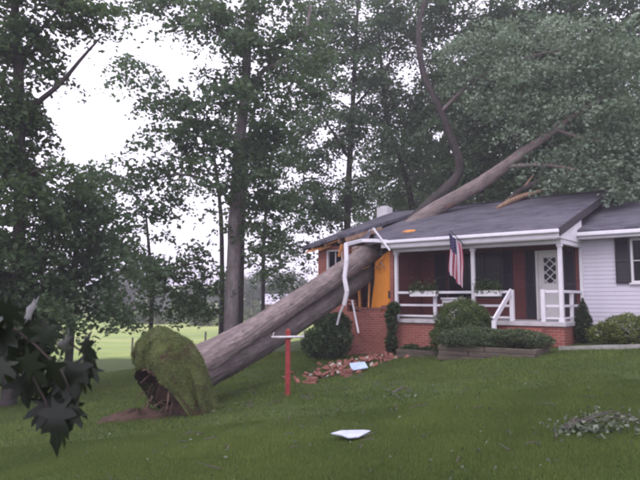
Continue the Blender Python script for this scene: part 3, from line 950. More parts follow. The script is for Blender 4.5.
# torn red earth beside it
def soil_patch(name, c, rx, ry, h, label, seed):
    random.seed(seed)
    q = MB(); vs = []; nr, na = 9, 28
    for i in range(nr + 1):
        for k in range(na):
            a = 2 * math.pi * k / na; f = i / nr
            rr = f * (1 + .12 * math.sin(3 * a + seed) + .07 * math.sin(7 * a))
            x, y = c.x + rx * rr * math.cos(a), c.y + ry * rr * math.sin(a)
            z = Gz(x, y) + h * (1 - f ** 2) * (.6 + .4 * math.sin(5 * a + 6 * f)) + random.uniform(-.03, .04) * (1 - f) + (.012 if f < .95 else -.03)
            vs.append((x, y, z))
    fs = [(i * na + k, i * na + (k + 1) % na, (i + 1) * na + (k + 1) % na, (i + 1) * na + k) for i in range(nr) for k in range(na)]
    q.add(vs, fs); o = q.build(name, M['soil'], None, smooth=True)
    return tag(o, label, 'soil')
soil_patch('torn_soil', gp(140, 12.55, 0), .82, .42, .16, 'bare red earth torn open at the foot of the upturned root plate', 2)

# ------------------------------------------------------------------ standing trees
ND = 17.0
make_tree('near_tree', 'dark slender tree at the far left edge, nearest of the standing trees',
          [(gp(16, ND), .21), (at(17, 300, ND), .18), (at(20, 180, ND), .16), (at(18, 60, ND), .14), (at(12, -30, ND), .10)],
          [[(at(20, 130, ND), .10), (at(36, 105, ND - .2), .085), (at(60, 84, ND - .4), .065), (at(82, 58, ND - .6), .045), (at(100, 38, ND - .8), .025)],
           [(at(20, 180, ND), .08), (at(45, 168, ND - .6), .05), (at(70, 165, ND - .9), .025)],
           [(at(18, 60, ND), .08), (at(45, 25, ND - .3), .05), (at(80, -10, ND - .3), .03)]],
          [E(8, 345, ND, 40, 40, 1.2), E(25, 265, ND, 50, 55, 1.4), E(48, 190, ND - .3, 44, 40, 1.3), E(12, 150, ND, 36, 50, 1.2), E(20, 80, ND, 38, 50, 1.3), E(30, 15, ND, 55, 34, 1.3), E(92, 8, ND - .3, 44, 20, 1.1), E(-25, 200, ND, 45, 170, 1.5), E(55, 300, ND - .4, 34, 34, 1.1)],
          M['leaf_near'], M['bark_dark'], .16, 120, .36, 2.7)
make_tree('yard_tree', 'small dark tree with a bare stem standing left of the root plate',
          [(gp(73, 19), .12), (at(73, 300, 19), .10), (at(77, 240, 19), .085), (at(82, 190, 19), .05)],
          [[(at(76, 250, 19), .05), (at(100, 225, 18.7), .035), (at(130, 212, 18.5), .02)], [(at(76, 262, 19), .05), (at(55, 235, 19.2), .03)]],
          [E(85, 235, 19, 46, 44, 1.5), E(112, 222, 18.7, 40, 22, 1.2), E(55, 255, 19.2, 40, 42, 1.3), E(115, 265, 19, 42, 30, 1.3), E(75, 190, 19, 46, 26, 1.3), E(75, 292, 19, 40, 22, 1.2), E(112, 300, 18.8, 26, 16, .9)],
          M['leaf_oak'], M['bark_dark'], .17, 96, .36, 1.55)
make_tree('field_tree', 'low open tree with drooping branches in front of the pasture',
          [(gp(152, 25), .10), (at(152, 300, 25), .085), (at(150, 262, 25), .07), (at(146, 215, 25), .04)],
          [[(at(151, 285, 25), .045), (at(175, 268, 24.6), .035), (at(205, 262, 24.2), .02)], [(at(151, 290, 25), .045), (at(128, 270, 25), .03), (at(112, 275, 25), .02)]],
          [E(150, 258, 25, 46, 28, 1.8), E(188, 265, 24.5, 36, 22, 1.5), E(120, 278, 25, 34, 26, 1.4), E(178, 298, 24.6, 36, 18, 1.3), E(145, 302, 25, 38, 16, 1.3), E(122, 316, 24.6, 18, 12, .8), E(200, 306, 24.6, 22, 12, .9), E(135, 240, 25, 30, 12, 1.2), E(208, 280, 24.6, 24, 16, 1.0)],
          M['leaf_mid'], M['bark_dark'], .19, 78, .40, 1.2)
make_tree('oak_tree', 'tall grey-trunked tree rising behind the fallen trunk, left of the house',
          [(gp(231, 24), .30), (at(232, 300, 24), .265), (at(235, 220, 24), .25), (at(239, 150, 24), .23), (at(245, 90, 24.1), .20), (at(248, 30, 24.2), .16), (at(252, -40, 24.4), .12)],
          [[(at(243, 110, 24), .12), (at(262, 72, 23.4), .10), (at(285, 60, 23.0), .085), (at(303, 38, 22.8), .07), (at(311, 5, 22.7), .05)],
           [(at(247, 60, 24.1), .10), (at(254, 20, 24), .08), (at(262, -20, 24), .06)],
           [(at(240, 145, 24), .09), (at(215, 125, 23.6), .07), (at(180, 118, 23.2), .05), (at(155, 108, 23), .03), (at(140, 95, 22.8), .02)],
           [(at(236, 205, 24), .08), (at(205, 180, 23.4), .06), (at(170, 175, 23), .04), (at(135, 190, 22.6), .02)],
           [(at(246, 60, 24.1), .08), (at(220, 30, 23.8), .05), (at(185, 15, 23.6), .03)]],
          [E(228, 35, 23.2, 48, 50, 2.0), E(196, 14, 23.4, 40, 32, 1.6), E(275, 25, 23.4, 50, 50, 2.0), E(186, 118, 23.0, 44, 20, 1.6), E(140, 76, 22.9, 28, 16, 1.1), E(160, 95, 22.9, 24, 12, 1.0), E(230, 95, 22.8, 36, 40, 1.5), E(275, 110, 23.4, 44, 40, 1.7),
           E(165, 162, 22.8, 50, 20, 1.6), E(175, 138, 22.8, 34, 14, 1.2), E(160, 205, 22.8, 44, 10, 1.2), E(110, 165, 22.8, 30, 14, 1.1), E(218, 160, 22.8, 40, 34, 1.5), E(280, 175, 23.6, 42, 38, 1.7), E(155, 2, 23.5, 40, 14, 1.3), E(125, 196, 22.7, 34, 18, 1.2), E(255, 215, 23.4, 36, 28, 1.4), E(205, 130, 23.2, 26, 26, 1.2), E(300, 70, 23.2, 34, 40, 1.6)],
          M['leaf_oak'], M['bark_grey'], .19, 96, .44, 1.2, sides=18, lump=flump(1.1, .03))
make_tree('slim_tree', 'thin dark stem close on the left of the tall grey trunk',
          [(gp(222, 28), .13), (at(222, 290, 28), .11), (at(221, 220, 28), .10), (at(216, 170, 28), .08), (at(206, 110, 28), .04)], [],
          [E(205, 130, 28, 30, 36, 1.6), E(196, 190, 28, 20, 14, 1.0), E(225, 195, 28, 26, 26, 1.3)], M['leaf_mid'], M['bark_dark'], .18, 60, .42, .8)
make_tree('slim_tree', 'thin dark stem close on the right of the tall grey trunk',
          [(gp(241, 27), .14), (at(241, 290, 27), .12), (at(243, 220, 27), .11), (at(247, 150, 27), .09), (at(262, 70, 27), .05)], [],
          [E(258, 120, 27, 34, 44, 1.7), E(262, 205, 27, 30, 28, 1.5), E(268, 255, 27, 26, 22, 1.2), E(290, 75, 27, 30, 34, 1.5)], M['leaf_mid'], M['bark_dark'], .18, 66, .42, .95)
make_tree('slim_tree', 'slender tree between the tall grey trunk and the house corner',
          [(gp(263, 33), .13), (at(263, 300, 33), .11), (at(264, 240, 33), .10), (at(270, 170, 33), .08), (at(282, 100, 33), .05)], [],
          [E(275, 215, 33, 36, 28, 1.8), E(292, 150, 33, 40, 44, 2.2), E(285, 255, 33, 34, 22, 1.6), E(310, 200, 33, 34, 34, 1.9), E(262, 265, 33, 22, 20, 1.2), E(292, 285, 33, 20, 14, 1.0)], M['leaf_back'], M['bark_dark'], .19, 74, .46, 1.1)
# behind the house
make_tree('back_tree', 'leafy tree rising just behind the white chimney',
          [(gp(345, 34), .22), (at(348, 200, 34), .19), (at(352, 120, 34), .15), (at(356, 40, 34), .10), (at(360, -30, 34), .06)],
          [[(at(350, 160, 34), .09), (at(325, 120, 33.6), .06), (at(308, 90, 33), .03)], [(at(352, 110, 34), .09), (at(385, 70, 33.6), .06), (at(400, 40, 33), .03)]],
          [E(345, 70, 34, 52, 60, 2.8), E(320, 130, 34, 40, 46, 2.2), E(370, 135, 34, 42, 40, 2.2), E(335, 190, 34, 40, 28, 1.9), E(350, 10, 34, 60, 34, 2.6), E(318, 45, 34, 36, 40, 2.0), E(320, 215, 34, 26, 18, 1.4)],
          M['leaf_back'], M['bark_dark'], .20, 86, .50, 1.15)
make_tree('back_tree', 'leafy tree with a leaning dark stem behind the roof ridge, left of the upright limb',
          [(gp(415, 36), .22), (at(412, 210, 36), .18), (at(402, 165, 36), .15), (at(388, 120, 36), .12), (at(380, 50, 36), .09), (at(376, -20, 36), .06)],
          [[(at(404, 170, 36), .08), (at(425, 140, 35.6), .05), (at(440, 110, 35), .03)]],
          [E(400, 60, 36, 56, 56, 2.8), E(425, 130, 36, 44, 44, 2.3), E(385, 185, 36, 42, 22, 2.0), E(440, 190, 36, 42, 24, 2.0), E(400, 5, 36, 60, 32, 2.6), E(395, 110, 36, 34, 22, 1.8), E(360, 205, 36, 30, 14, 1.5)],
          M['leaf_back'], M['bark_dark'], .20, 88, .50, 1.15)
make_tree('back_tree', 'dense dark tree behind the middle of the roof',
          [(gp(480, 33), .24), (at(480, 200, 33), .2), (at(486, 110, 33), .15), (at(490, 20, 33), .09), (at(492, -30, 33), .06)], [],
          [E(480, 60, 33, 60, 60, 2.8), E(455, 140, 33, 46, 44, 2.2), E(505, 140, 33, 50, 46, 2.4), E(480, 190, 33, 60, 26, 2.2), E(470, 5, 33, 64, 36, 2.6), E(520, 60, 33, 44, 56, 2.4)],
          M['leaf_back'], M['bark_dark'], .20, 96, .50, 1.35)
make_tree('back_tree', 'dense dark tree behind the porch end of the house',
          [(gp(560, 31), .24), (at(560, 200, 31), .2), (at(562, 100, 31), .15), (at(566, 0, 31), .09)], [],
          [E(560, 50, 31, 60, 60, 2.6), E(545, 130, 31, 52, 46, 2.3), E(590, 120, 31, 52, 56, 2.4), E(560, 185, 31, 60, 30, 2.2), E(600, 20, 31, 56, 50, 2.4), E(530, 10, 31, 50, 40, 2.2)],
          M['leaf_back'], M['bark_dark'], .20, 96, .50, 1.35)
make_tree('back_tree', 'dense dark tree behind the siding wing at the right edge',
          [(gp(640, 29), .24), (at(640, 200, 29), .2), (at(644, 100, 29), .15), (at(650, 0, 29), .09)], [],
          [E(640, 60, 29, 56, 64, 2.4), E(620, 140, 29, 50, 50, 2.2), E(670, 140, 29, 56, 70, 2.4), E(640, 200, 29, 70, 26, 2.2), E(660, 0, 29, 60, 40, 2.4)],
          M['leaf_back'], M['bark_dark'], .20, 96, .50, 1.35)
# deeper row, copies of one rounded tree
wood = make_tree('wood_tree', 'tall tree of the second row, behind the roof ridge right of the chimney',
          [(Vector((0, 50, -1.2)), .26), (Vector((.1, 50, 4)), .22), (Vector((-.1, 50.1, 9)), .16), (Vector((.2, 50, 14)), .08)],
          [[(Vector((0, 50, 6)), .10), (Vector((2, 50.4, 9)), .06)], [(Vector((0, 50, 7)), .10), (Vector((-2.2, 49.8, 10)), .06)]],
          [(Vector((0, 50, 12)), (3.6, 3.2, 4.0)), (Vector((2.4, 50.3, 8.5)), (2.6, 2.4, 2.4)), (Vector((-2.4, 49.8, 9)), (2.6, 2.4, 2.6)), (Vector((0.3, 49.5, 6)), (2.8, 2.2, 1.8)), (Vector((-.4, 50, 15.5)), (2.4, 2.2, 2.0))],
          M['leaf_back'], M['bark_dark'], .24, 84, .58, .95, group='second row of trees')
wood.location = gp(400, 56)
for px, Y, rz, sc, lab in ((448, 54, 2.6, 1.2, 'tall tree of the second row, behind the upright fallen limb'),
                       (495, 48, 4.0, 1.2, 'tall tree of the second row, behind the middle of the roof'), (560, 46, 5.1, 1.2, 'tall tree of the second row, behind the porch end'),
                       (630, 44, .5, 1.2, 'tall tree of the second row, rightmost, behind the siding wing'), (700, 42, 3.0, 1.2, 'tall tree of the second row, just past the right edge')):
    copy_thing(wood, gp(px, Y), rz, lab, sc)
# far side of the pasture
far = make_tree('far_tree', 'far tree across the pasture, leftmost of the far row',
          [(Vector((0, 0, 0)), .3), (Vector((0, 0, 4)), .25), (Vector((.2, 0, 8)), .15)], [],
          [(Vector((0, 0, 6.5)), (4.2, 3.6, 3.2)), (Vector((2.6, 0, 4.4)), (3.0, 3, 2.4)), (Vector((-2.6, .3, 4.6)), (3.0, 3, 2.4)), (Vector((0, 0, 2.6)), (3.4, 3, 1.8))],
          M['leaf_far'], M['bark_dark'], .55, 40, 1.0, .55, base=(0, 0, 0), group='far row of trees beyond the pasture')
farpos = [(-30, 128), (18, 140), (62, 130), (100, 150), (128, 138), (160, 160), (196, 150), (232, 142), (262, 128), (292, 122), (330, 118)]
ordn = ['leftmost', 'second from the left', 'third from the left', 'fourth from the left', 'fifth from the left', 'sixth from the left', 'seventh from the left', 'eighth from the left', 'ninth from the left', 'tenth from the left', 'rightmost, by the house corner']
far.location = gp(farpos[0][0], farpos[0][1], -.3)
for i, (px, Y) in enumerate(farpos[1:], 1):
    copy_thing(far, gp(px, Y, -.3), i * 1.7, 'far tree across the pasture, %s of the far row' % ordn[i], .85 + .3 * ((i * 37) % 10) / 10)

fbush = make_tree('far_bush', 'pale yellow-green bush at the far edge of the pasture, leftmost', [(Vector((0, 0, -.2)), .12), (Vector((0, 0, 1.2)), .08), (Vector((.2, 0, 2.4)), .04)], [],
          [(Vector((0, 0, 1.6)), (2.6, 1.6, 1.3)), (Vector((1.6, 0, 1.1)), (1.8, 1.4, .9)), (Vector((-1.6, 0, 1.0)), (1.8, 1.4, .9))], M['leaf_light'], M['bark_dark'], .30, 60, .5, 1.2, cat='bush', base=(0, 0, 0), group='pale bushes beyond the pasture')
fbush.location = gp(148, 96, -.1)
for i, (px, Y, lab) in enumerate(((178, 100, 'behind the low open tree'), (205, 92, 'nearest the tall grey trunk'), (254, 98, 'right of the tall grey trunk'))):
    copy_thing(fbush, gp(px, Y, -.1), 1.3 * i + .6, 'pale yellow-green bush at the far edge of the pasture, ' + lab, 1.0 + .15 * i)

# ------------------------------------------------------------------ shrubs and planting
def shrub(name, label, base, ells, leaf, n, size, surf=.72, droop=0, flat=.3, width=.5, stems=7, cat='shrub', up=0.0, parent_extra=None):
    b = Vector(base)
    root = empty(name, b); tag(root, label, cat)
    Cs, ts = [], []
    vols = [r[0] * r[1] + r[1] * r[2] + r[0] * r[2] for c, r in ells]
    for (c, r), v in zip(ells, vols):
        k = int(n * v / sum(vols))
        q = ell_points(k, surf)
        # shoots: the outline swells and dips
        lob = 1 + .10 * np.sin(q[:, 0] * 7 + q[:, 2] * 5) * np.cos(q[:, 1] * 6 - q[:, 2] * 4) + .05 * np.sin(q[:, 0] * 19 + q[:, 1] * 17)
        P = q * lob[:, None] * np.array(r) + np.array(tuple(Vector(c) - b))
        Cs.append(P)
        ts.append(np.clip(.5 + .35 * np.sin(q[:, 0] * 9 + 2) * np.sin(q[:, 2] * 8 + q[:, 1] * 5) + rng.uniform(-.35, .35, k), 0, 1))
    C = np.concatenate(Cs); tint = np.concatenate(ts)
    ok = C[:, 2] > -.03
    C, tint = C[ok], tint[ok]
    V = leaf_cards(C, size, droop - up, flat, width)
    mesh_cards('foliage', V, 4, tint, leaf, root)
    mb = MB()
    for k in range(stems):
        c, r = ells[k % len(ells)]
        a = Vector((random.uniform(-.08, .08), random.uniform(-.08, .08), -.05))
        e = (Vector(c) - b) + Vector((random.uniform(-.6, .6) * r[0], random.uniform(-.6, .6) * r[1], random.uniform(0, .6) * r[2]))
        m = a.lerp(e, .5) + Vector((random.uniform(-.05, .05), random.uniform(-.05, .05), .05))
        mb.tube([a, m, e], [.022, .016, .007], 5)
    mb.build('stems' if False else 'stem', M['bark_dark'], root, smooth=True, buv=True)
    return root
def HE(x, y, z, rx, ry, rz): return (hw(x, y, z), (rx, ry, rz))
def HG(x, y, dz=0):
    p = hw(x, y, 0); return Vector((p.x, p.y, Gz(p.x, p.y) + dz))
g = HG(-2.36, -1.0)
shrub('yew_shrub', 'large rounded clipped shrub in front of the porch railing', g, [(g + Vector((0, 0, .78)), (.80, .75, .72)), (g + Vector((-.25, -.1, .42)), (.70, .65, .45)), (g + Vector((.3, .1, .55)), (.65, .6, .6))], M['leaf_yew'], 30000, .062, .78)
g = HG(-1.30, -1.75)
shrub('juniper_shrub', 'low spreading shrub over the timber planting bed by the steps', g, [(g + Vector((-.35, .1, .52)), (.85, .55, .22)), (g + Vector((.55, -.35, .50)), (.80, .5, .20)), (g + Vector((.05, -.1, .38)), (1.3, .55, .22)), (g + Vector((-.85, .3, .45)), (.4, .4, .2)), (g + Vector((1.0, -.75, .42)), (.4, .35, .18))], M['leaf_juniper'], 12000, .085, .6, 0, .6, .35)
g = HG(.30, .90)
shrub('cone_shrub', 'small dark pointed conifer between the porch corner and the siding', g, [(g + Vector((0, 0, .30)), (.30, .30, .32)), (g + Vector((0, 0, .58)), (.24, .24, .32)), (g + Vector((0, 0, .86)), (.15, .15, .28)), (g + Vector((0, 0, 1.08)), (.06, .06, .16))], M['leaf_cone'], 6500, .06, .4, -.6, .1, .35)
g = HG(1.55, .25)
shrub('golden_shrub', 'yellow-green spreading shrub in front of the white siding', g, [(g + Vector((0, 0, .36)), (.70, .6, .40)), (g + Vector((.75, -.45, .40)), (.75, .6, .42)), (g + Vector((-.45, .3, .25)), (.45, .4, .26)), (g + Vector((1.5, -1.0, .35)), (.7, .6, .38))], M['leaf_gold'], 12000, .085, .6, 0, .3, .4)
g = HG(-6.65, -1.3)
shrub('trunk_shrub', 'leafy shrub under the fallen trunk against the brick wall', g, [(g + Vector((0, 0, .65)), (.62, .6, .65)), (g + Vector((-.55, .4, .5)), (.5, .5, .5)), (g + Vector((.15, .1, 1.1)), (.42, .4, .40)), (g + Vector((-.25, .2, 1.15)), (.36, .36, .35))], M['leaf_bush'], 7500, .125, .5)
g = HG(-5.05, -.42)
shrub('climbing_plant', 'leafy climbing plant at the left porch post', g, [(g + Vector((0, 0, .35)), (.20, .18, .40)), (g + Vector((.02, 0, .95)), (.16, .15, .40)), (g + Vector((.08, 0, 1.42)), (.22, .16, .24)), (g + Vector((-.05, 0, 1.15)), (.15, .15, .3))], M['leaf_vine'], 2600, .10, .3)
g = HG(-4.3, -.5)
shrub('low_plant', 'low leafy plant at the foot of the porch between vine and round shrub', g, [(g + Vector((0, 0, .14)), (.35, .25, .2)), (g + Vector((.5, -.2, .12)), (.3, .25, .16))], M['leaf_vine'], 1500, .09, .3)

def planter(x0, x1, label):
    root = empty('planter_box', hw((x0 + x1) / 2, -.12, FL + .70), HROT)
    tag(root, label, 'planter')
    L = (x1 - x0) / 2
    q = MB()
    q.box(-L, L, -.10, -.085, 0, .17); q.box(-L, L, .072, .086, 0, .17); q.box(-L, -L + .015, -.085, .072, 0, .17); q.box(L - .015, L, -.085, .072, 0, .17); q.box(-L + .015, L - .015, -.085, .072, 0, .015)
    q.build('box', M['planter'], root)
    q = MB(); q.box(-L + .016, L - .016, -.084, .071, .02, .14); q.build('potting_soil', M['soil'], root)
    n = int(900 * L * 2)
    C = np.stack([rng.uniform(-L * 1.05, L * 1.05, n), rng.normal(0, .08, n) - .02, .17 + np.abs(rng.normal(0, .09, n)) * (1.2 + .6 * np.sin(np.linspace(0, 9, n))) - .09 * (rng.uniform(size=n) < .35)], 1)
    mesh_cards('plant', leaf_cards(C, .08, .3), 4, rng.uniform(0, 1, n), M['leaf_vine'], root)['kind'] = 'stuff'
    return root
planter(-4.5, -3.62, 'planter box of trailing greenery on the left stretch of porch railing')
planter(-2.36, -1.62, 'white planter box of greenery on the railing next to the porch steps')
o = empty('storage_box', hw(-3.40, .55, FL), HROT); tag(o, 'small white box standing on the porch behind the railing', 'box')
q = MB(); q.box(-.30, .30, -.2, .2, 0, .60); q.build('body', M['planter'], o, bevel=.02)
q = MB(); q.box(-.33, .33, -.23, .23, .605, .66); q.build('lid', M['planter'], o, bevel=.01)

# timber bed, each timber a part
bed = empty('timber_bed', HG(-1.2, -2.35), HROT)
tag(bed, 'low planting bed edged with stacked dark timbers in front of the steps', 'planting bed')
BM = Matrix.Translation(HG(-1.2, -2.35)) @ Matrix.Rotation(HROT, 4, 'Z')
tm = None
for row in range(3):
    for k, (xa, xb) in enumerate(((-1.25, .02), (.04, 1.3)) if row % 2 == 0 else ((-1.22, -.4), (-.38, 1.28))):
        q = MB(); q.box(xa, xb, -.07, .07, -.04 + row * .125 + .1 * 0, .08 + row * .125); t_ = q.build('timber', M['timber'], bed, bevel=.015)
        t_.location = (0, row * .02, -.05)
for s in (-1.18, 1.22):
    for row in range(3):
        q = MB(); q.box(s - .07, s + .07, .09, 1.0, -.04 + row * .125, .08 + row * .125); t_ = q.build('timber', M['timber'], bed, bevel=.015); t_.location = (0, row * .02, -.05)
q = MB(); q.box(-1.1, 1.14, .095, .98, -.1, .24); q.build('bed_soil', M['soil'], bed)
# one more short timber edge left of the round shrub
bed2 = empty('timber_edge', HG(-3.6, -1.25), HROT)
tag(bed2, 'short dark timber edging lying left of the large round shrub', 'edging')
for row in range(2):
    q = MB(); q.box(-.75, .8, -.07, .07, -.05 + row * .12, .068 + row * .12); q.build('timber', M['timber'], bed2, bevel=.015)
# concrete edging strip of the right bed
mb = MB()
n = 24
for k in range(n):
    x0, x1 = .15 + k * .2, .15 + (k + 1) * .2
    a, b = HG(x0, -.75 - .10 * x0), HG(x1, -.75 - .10 * x1)
    mb.bar(a + Vector((0, 0, .02)), b + Vector((0, 0, .02)), .12, .16)
edge = mb.build('bed_edging', M['edging'], None)
tag(edge, 'pale concrete edging strip along the bed by the siding', 'edging')

# ------------------------------------------------------------------ flag
fl_root = empty('flag', hw(-2.74, -.60, 3.36), HROT)
tag(fl_root, 'American flag hanging limp from a short pole at the porch eave', 'flag')
q = MB(); q.tube([(.16, .24, -.22), (-.02, -.22, .18)], [.014, .011], 8); q.build('pole', M['pole'], fl_root)
q = MB(); q.tube([(-.02, -.22, .18), (-.025, -.23, .20)], [.02, .02], 8); q.build('finial', M['pole'], fl_root)
FW, FH = .86, 1.28                             # hoist width, fly length (hanging down)
def flag_pt(u, v, off=0.0):
    """u across the hoist 0..1 (folded), v down the fly 0..1"""
    tight = .40 + .10 * v
    x = (u - .5) * FW * tight + .02 * math.sin(v * 5)
    yv = .055 * math.sin(u * 15 + v * 1.5) * (.5 + .6 * v) + .02 * math.sin(u * 31 + v * 4)
    top = .16 - .38 * u                         # the pole slopes
    return Vector((x + .03, -.12 + yv + .10 * u + off, top - v * FH * (.86 + .14 * u)))
NU, NV = 52, 40
mb = MB(); grid = [[flag_pt(i / NU, j / NV) for i in range(NU + 1)] for j in range(NV + 1)]
vs = [p for row in grid for p in row]
fs, mi = [], []
for j in range(NV):
    for i in range(NU):
        fs.append((j * (NU + 1) + i, j * (NU + 1) + i + 1, (j + 1) * (NU + 1) + i + 1, (j + 1) * (NU + 1) + i))
        stripe = i * 13 // NU
        mi.append(2 if (i < NU * 7 / 13 and j < NV * .40) else (0 if stripe % 2 == 0 else 1))
mb.add(vs, fs); mb.mi = mi
mb.build('cloth', [M['flag_red'], M['flag_white'], M['flag_blue']], fl_root, smooth=True)
mb = MB()
for r in range(9):
    for c in range(6 if r % 2 == 0 else 5):
        u = (r + 1) / 10 * 7 / 13; v = (c + .5 + (.5 if r % 2 else 0)) / 6 * .40
        p = [flag_pt(u + .016 * math.cos(a) * rr, v + .011 * math.sin(a) * rr, -.004) for a, rr in ((math.pi * k / 5, 1 if k % 2 == 0 else .42) for k in range(10))]
        mb.add(p, [tuple(range(10))])
st = mb.build('star', M['flag_white'], fl_root); st['kind'] = 'stuff'

# ------------------------------------------------------------------ clothes-line post
cp_ = gp(288.5, 12.9, 0)
post_o = empty('clothes_line_post', cp_)
tag(post_o, 'red clothes-line post with a pale crossbar standing in front of the fallen trunk', 'post')
q = MB(); q.box(-.05, .05, -.05, .05, -.2, 1.32); q.build('upright', M['red_post'], post_o, bevel=.006)
q = MB(); q.add([(-.05, -.05, 1.322), (.05, -.05, 1.322), (.05, .05, 1.322), (-.05, .05, 1.322), (0, 0, 1.37)], [(0, 1, 4), (1, 2, 4), (2, 3, 4), (3, 0, 4), (3, 2, 1, 0)]); q.build('post_cap', M['red_post'], post_o)
q = MB(); q.tube([(-.34, -.08, 1.19), (0, -.08, 1.192), (.34, -.08, 1.20)], .024, 10); q.build('crossbar', M['pipe'], post_o, smooth=True)
for x in (-.30, .32):
    q = MB(); q.tube([(x, -.08, 1.215), (x, -.08, 1.27), (x + .02, -.08, 1.285)], .009, 6); q.build('hook', M['pipe'], post_o)

# ------------------------------------------------------------------ debris
def flat_piece(name, c, poly, tilt, label, cat, mat, th=.012, rz=0, h=.05):
    q = MB(); q.prism(poly, lambda u, v: (u, v, th), (0, 0, -th))
    o = q.build(name, mat, None)
    o.location = (c.x, c.y, Gz(c.x, c.y) + h); o.rotation_euler = (tilt[0], tilt[1], rz)
    return tag(o, label, cat)
def on_ground(px, py):
    """where that place of the photograph meets the lawn"""
    lo, hi = 2.0, 60.0
    for _ in range(60):
        m = (lo + hi) / 2; p = at(px, py, m)
        if p.z > Gz(p.x, p.y): lo = m
        else: hi = m
    return at(px, py, lo)
c = on_ground(349, 440)
flat_piece('torn_siding_sheet', c, [(-.24, .05), (-.10, .17), (.20, .15), (.30, .10), (.12, -.17), (-.02, -.19), (-.10, -.06)], (.06, -.04), 'pale bluish torn panel lying alone on the front lawn', 'panel', M['panel'], h=.075)
c = on_ground(357, 372)
flat_piece('loose_board', c, [(-.25, -.15), (.2, -.2), (.3, .1), (-.1, .2)], (.35, -.15), 'blue-grey board lying against the heap of bricks', 'board', M['tarp'], .02, .5, .14)
# heap of fallen bricks: the biggest ones are things of their own, the rest one heap
hp = [on_ground(318, 380), on_ground(335, 374), on_ground(352, 366), on_ground(372, 362), on_ground(386, 358)]
q = MB()
random.seed(21)
def chunk(mb, c, s, rot):
    vs = [(x * s[0] * random.uniform(.8, 1.1), y * s[1] * random.uniform(.8, 1.1), z * s[2] * random.uniform(.8, 1.1)) for z in (-1, 1) for y in (-1, 1) for x in (-1, 1)]
    vs = [rot @ Vector(v) + c for v in vs]
    mb.add(vs, [(0, 2, 3, 1), (4, 5, 7, 6), (0, 1, 5, 4), (2, 6, 7, 3), (0, 4, 6, 2), (1, 3, 7, 5)])
from mathutils import Euler
for k in range(170):
    t = random.random() * (len(hp) - 1.001); i = int(t)
    p = hp[i].lerp(hp[i + 1], t - i)
    off = Vector((random.gauss(0, .45), random.gauss(.30, .55), 0))
    p = p + off
    hgt = max(0, .16 - .20 * off.length) * random.random()
    p.z = Gz(p.x, p.y) + .03 + hgt
    s = random.choice([(.09, .045, .03), (.05, .045, .03), (.035, .03, .025)])
    q.cur = 1 if random.random() < .12 else 0
    chunk(q, p, s, Euler((random.uniform(-.8, .8), random.uniform(-.8, .8), random.uniform(0, 6.3))).to_matrix())
o = q.build('brick_rubble', [M['loose_brick'], M['mortar_dust']], None)
tag(o, 'strewn heap of broken red bricks along the foot of the damaged wall', 'rubble', kind='stuff')
labs = ['lone red brick fragment at the left end of the brick heap', 'red brick chunk lying beside the blue-grey board', 'red brick chunk at the right end of the brick heap']
for (px, py), lb in zip(((311, 384), (347, 376), (388, 361)), labs):
    p = on_ground(px, py); q = MB()
    for a in range(2):
        chunk(q, Vector((a * .02, .0, .045 + a * .075)), (.13, .09, .036), Euler((random.uniform(-.1, .1), random.uniform(-.1, .1), random.uniform(-.2, .2))).to_matrix())
    o = q.build('brick_chunk', M['loose_brick'], None); o.location = p; tag(o, lb, 'brick', 'brick chunks by the wall')

# the broken limb lying on the roof ridge
bl = roof_at(520, 203)
brk = empty('broken_limb', HM @ bl); tag(brk, 'splintered pale limb lying on the roof near the ridge', 'limb')
def rp_(px, py, lift): return (HM @ roof_at(px, py)) + Vector((0, 0, lift)) - (HM @ bl)
q = MB(); q.tube([rp_(497, 209, .05), rp_(510, 204, .10), rp_(524, 200, .16), rp_(541, 196.5, .22)], [.05, .085, .10, .07], 9, .22); q.build('splinter', M['split_wood'], brk, buv=True)
q = MB(); q.tube([rp_(505, 205, .14), rp_(518, 198, .26), rp_(530, 195, .34), rp_(537, 192, .45)], [.03, .09, .10, .06], 9, .18, ); q.build('bark_piece', M['bark_mid'], brk, smooth=True, buv=True)
q = MB(); q.tube([rp_(514, 201, .1), rp_(526, 192, .30), rp_(533, 186, .45)], [.04, .05, .02], 7, .2); q.build('splinter', M['split_wood'], brk, buv=True)
ex = roof_at(446, 213)
q = MB(); q.prism([(-.25, -.1), (.3, -.15), (.35, .2), (.05, .35), (-.2, .25)], lambda u, v: (u, v, SLOPE * v + .10 + .35 * u * (u > 0) + .10), (0, 0, -.03))
o = q.build('lifted_sheathing', M['loose_brick'], None); o.matrix_world = HM @ Matrix.Translation(ex)
tag(o, 'reddish sheathing torn up from the roof beside the fallen limb', 'sheathing')

# fallen leafy sprays on the lawn
def spray(name, label, c, rx, ry, n, size, hgt=.12, mat='leaf_bush'):
    x = c.x + rng.normal(0, rx, n); y = c.y + rng.normal(0, ry, n)
    z = G(x, y) + .03 + np.abs(rng.normal(0, hgt, n)) * np.exp(-((x - c.x) / (rx * 1.6)) ** 2)
    root = empty(name, c); tag(root, label, 'branch')
    mesh_cards('foliage', leaf_cards(np.stack([x, y, z], 1) - np.array(tuple(c)), size, 0, .5), 4, rng.uniform(0, 1, n), M[mat], root)
    q = MB()
    for k in range(4):
        a = Vector((-rx * 1.3, random.uniform(-.1, .1), .06)); b = Vector((rx * random.uniform(.6, 1.4), random.uniform(-ry, ry), .10))
        q.tube([a, a.lerp(b, .5) + Vector((0, 0, .08)), b], [.006, .005, .002], 5)
    q.build('stem', M['bark_mid'], root, buv=True)
    return root
spray('fallen_branch', 'leafy torn branch lying on the lawn at the right edge', on_ground(616, 428), .34, .36, 300, .07, .045, 'leaf_litter')
spray('fallen_branch', 'small leafy twig lying on the lawn left of the big torn branch', on_ground(579, 433), .12, .14, 90, .08, .04, 'leaf_litter')
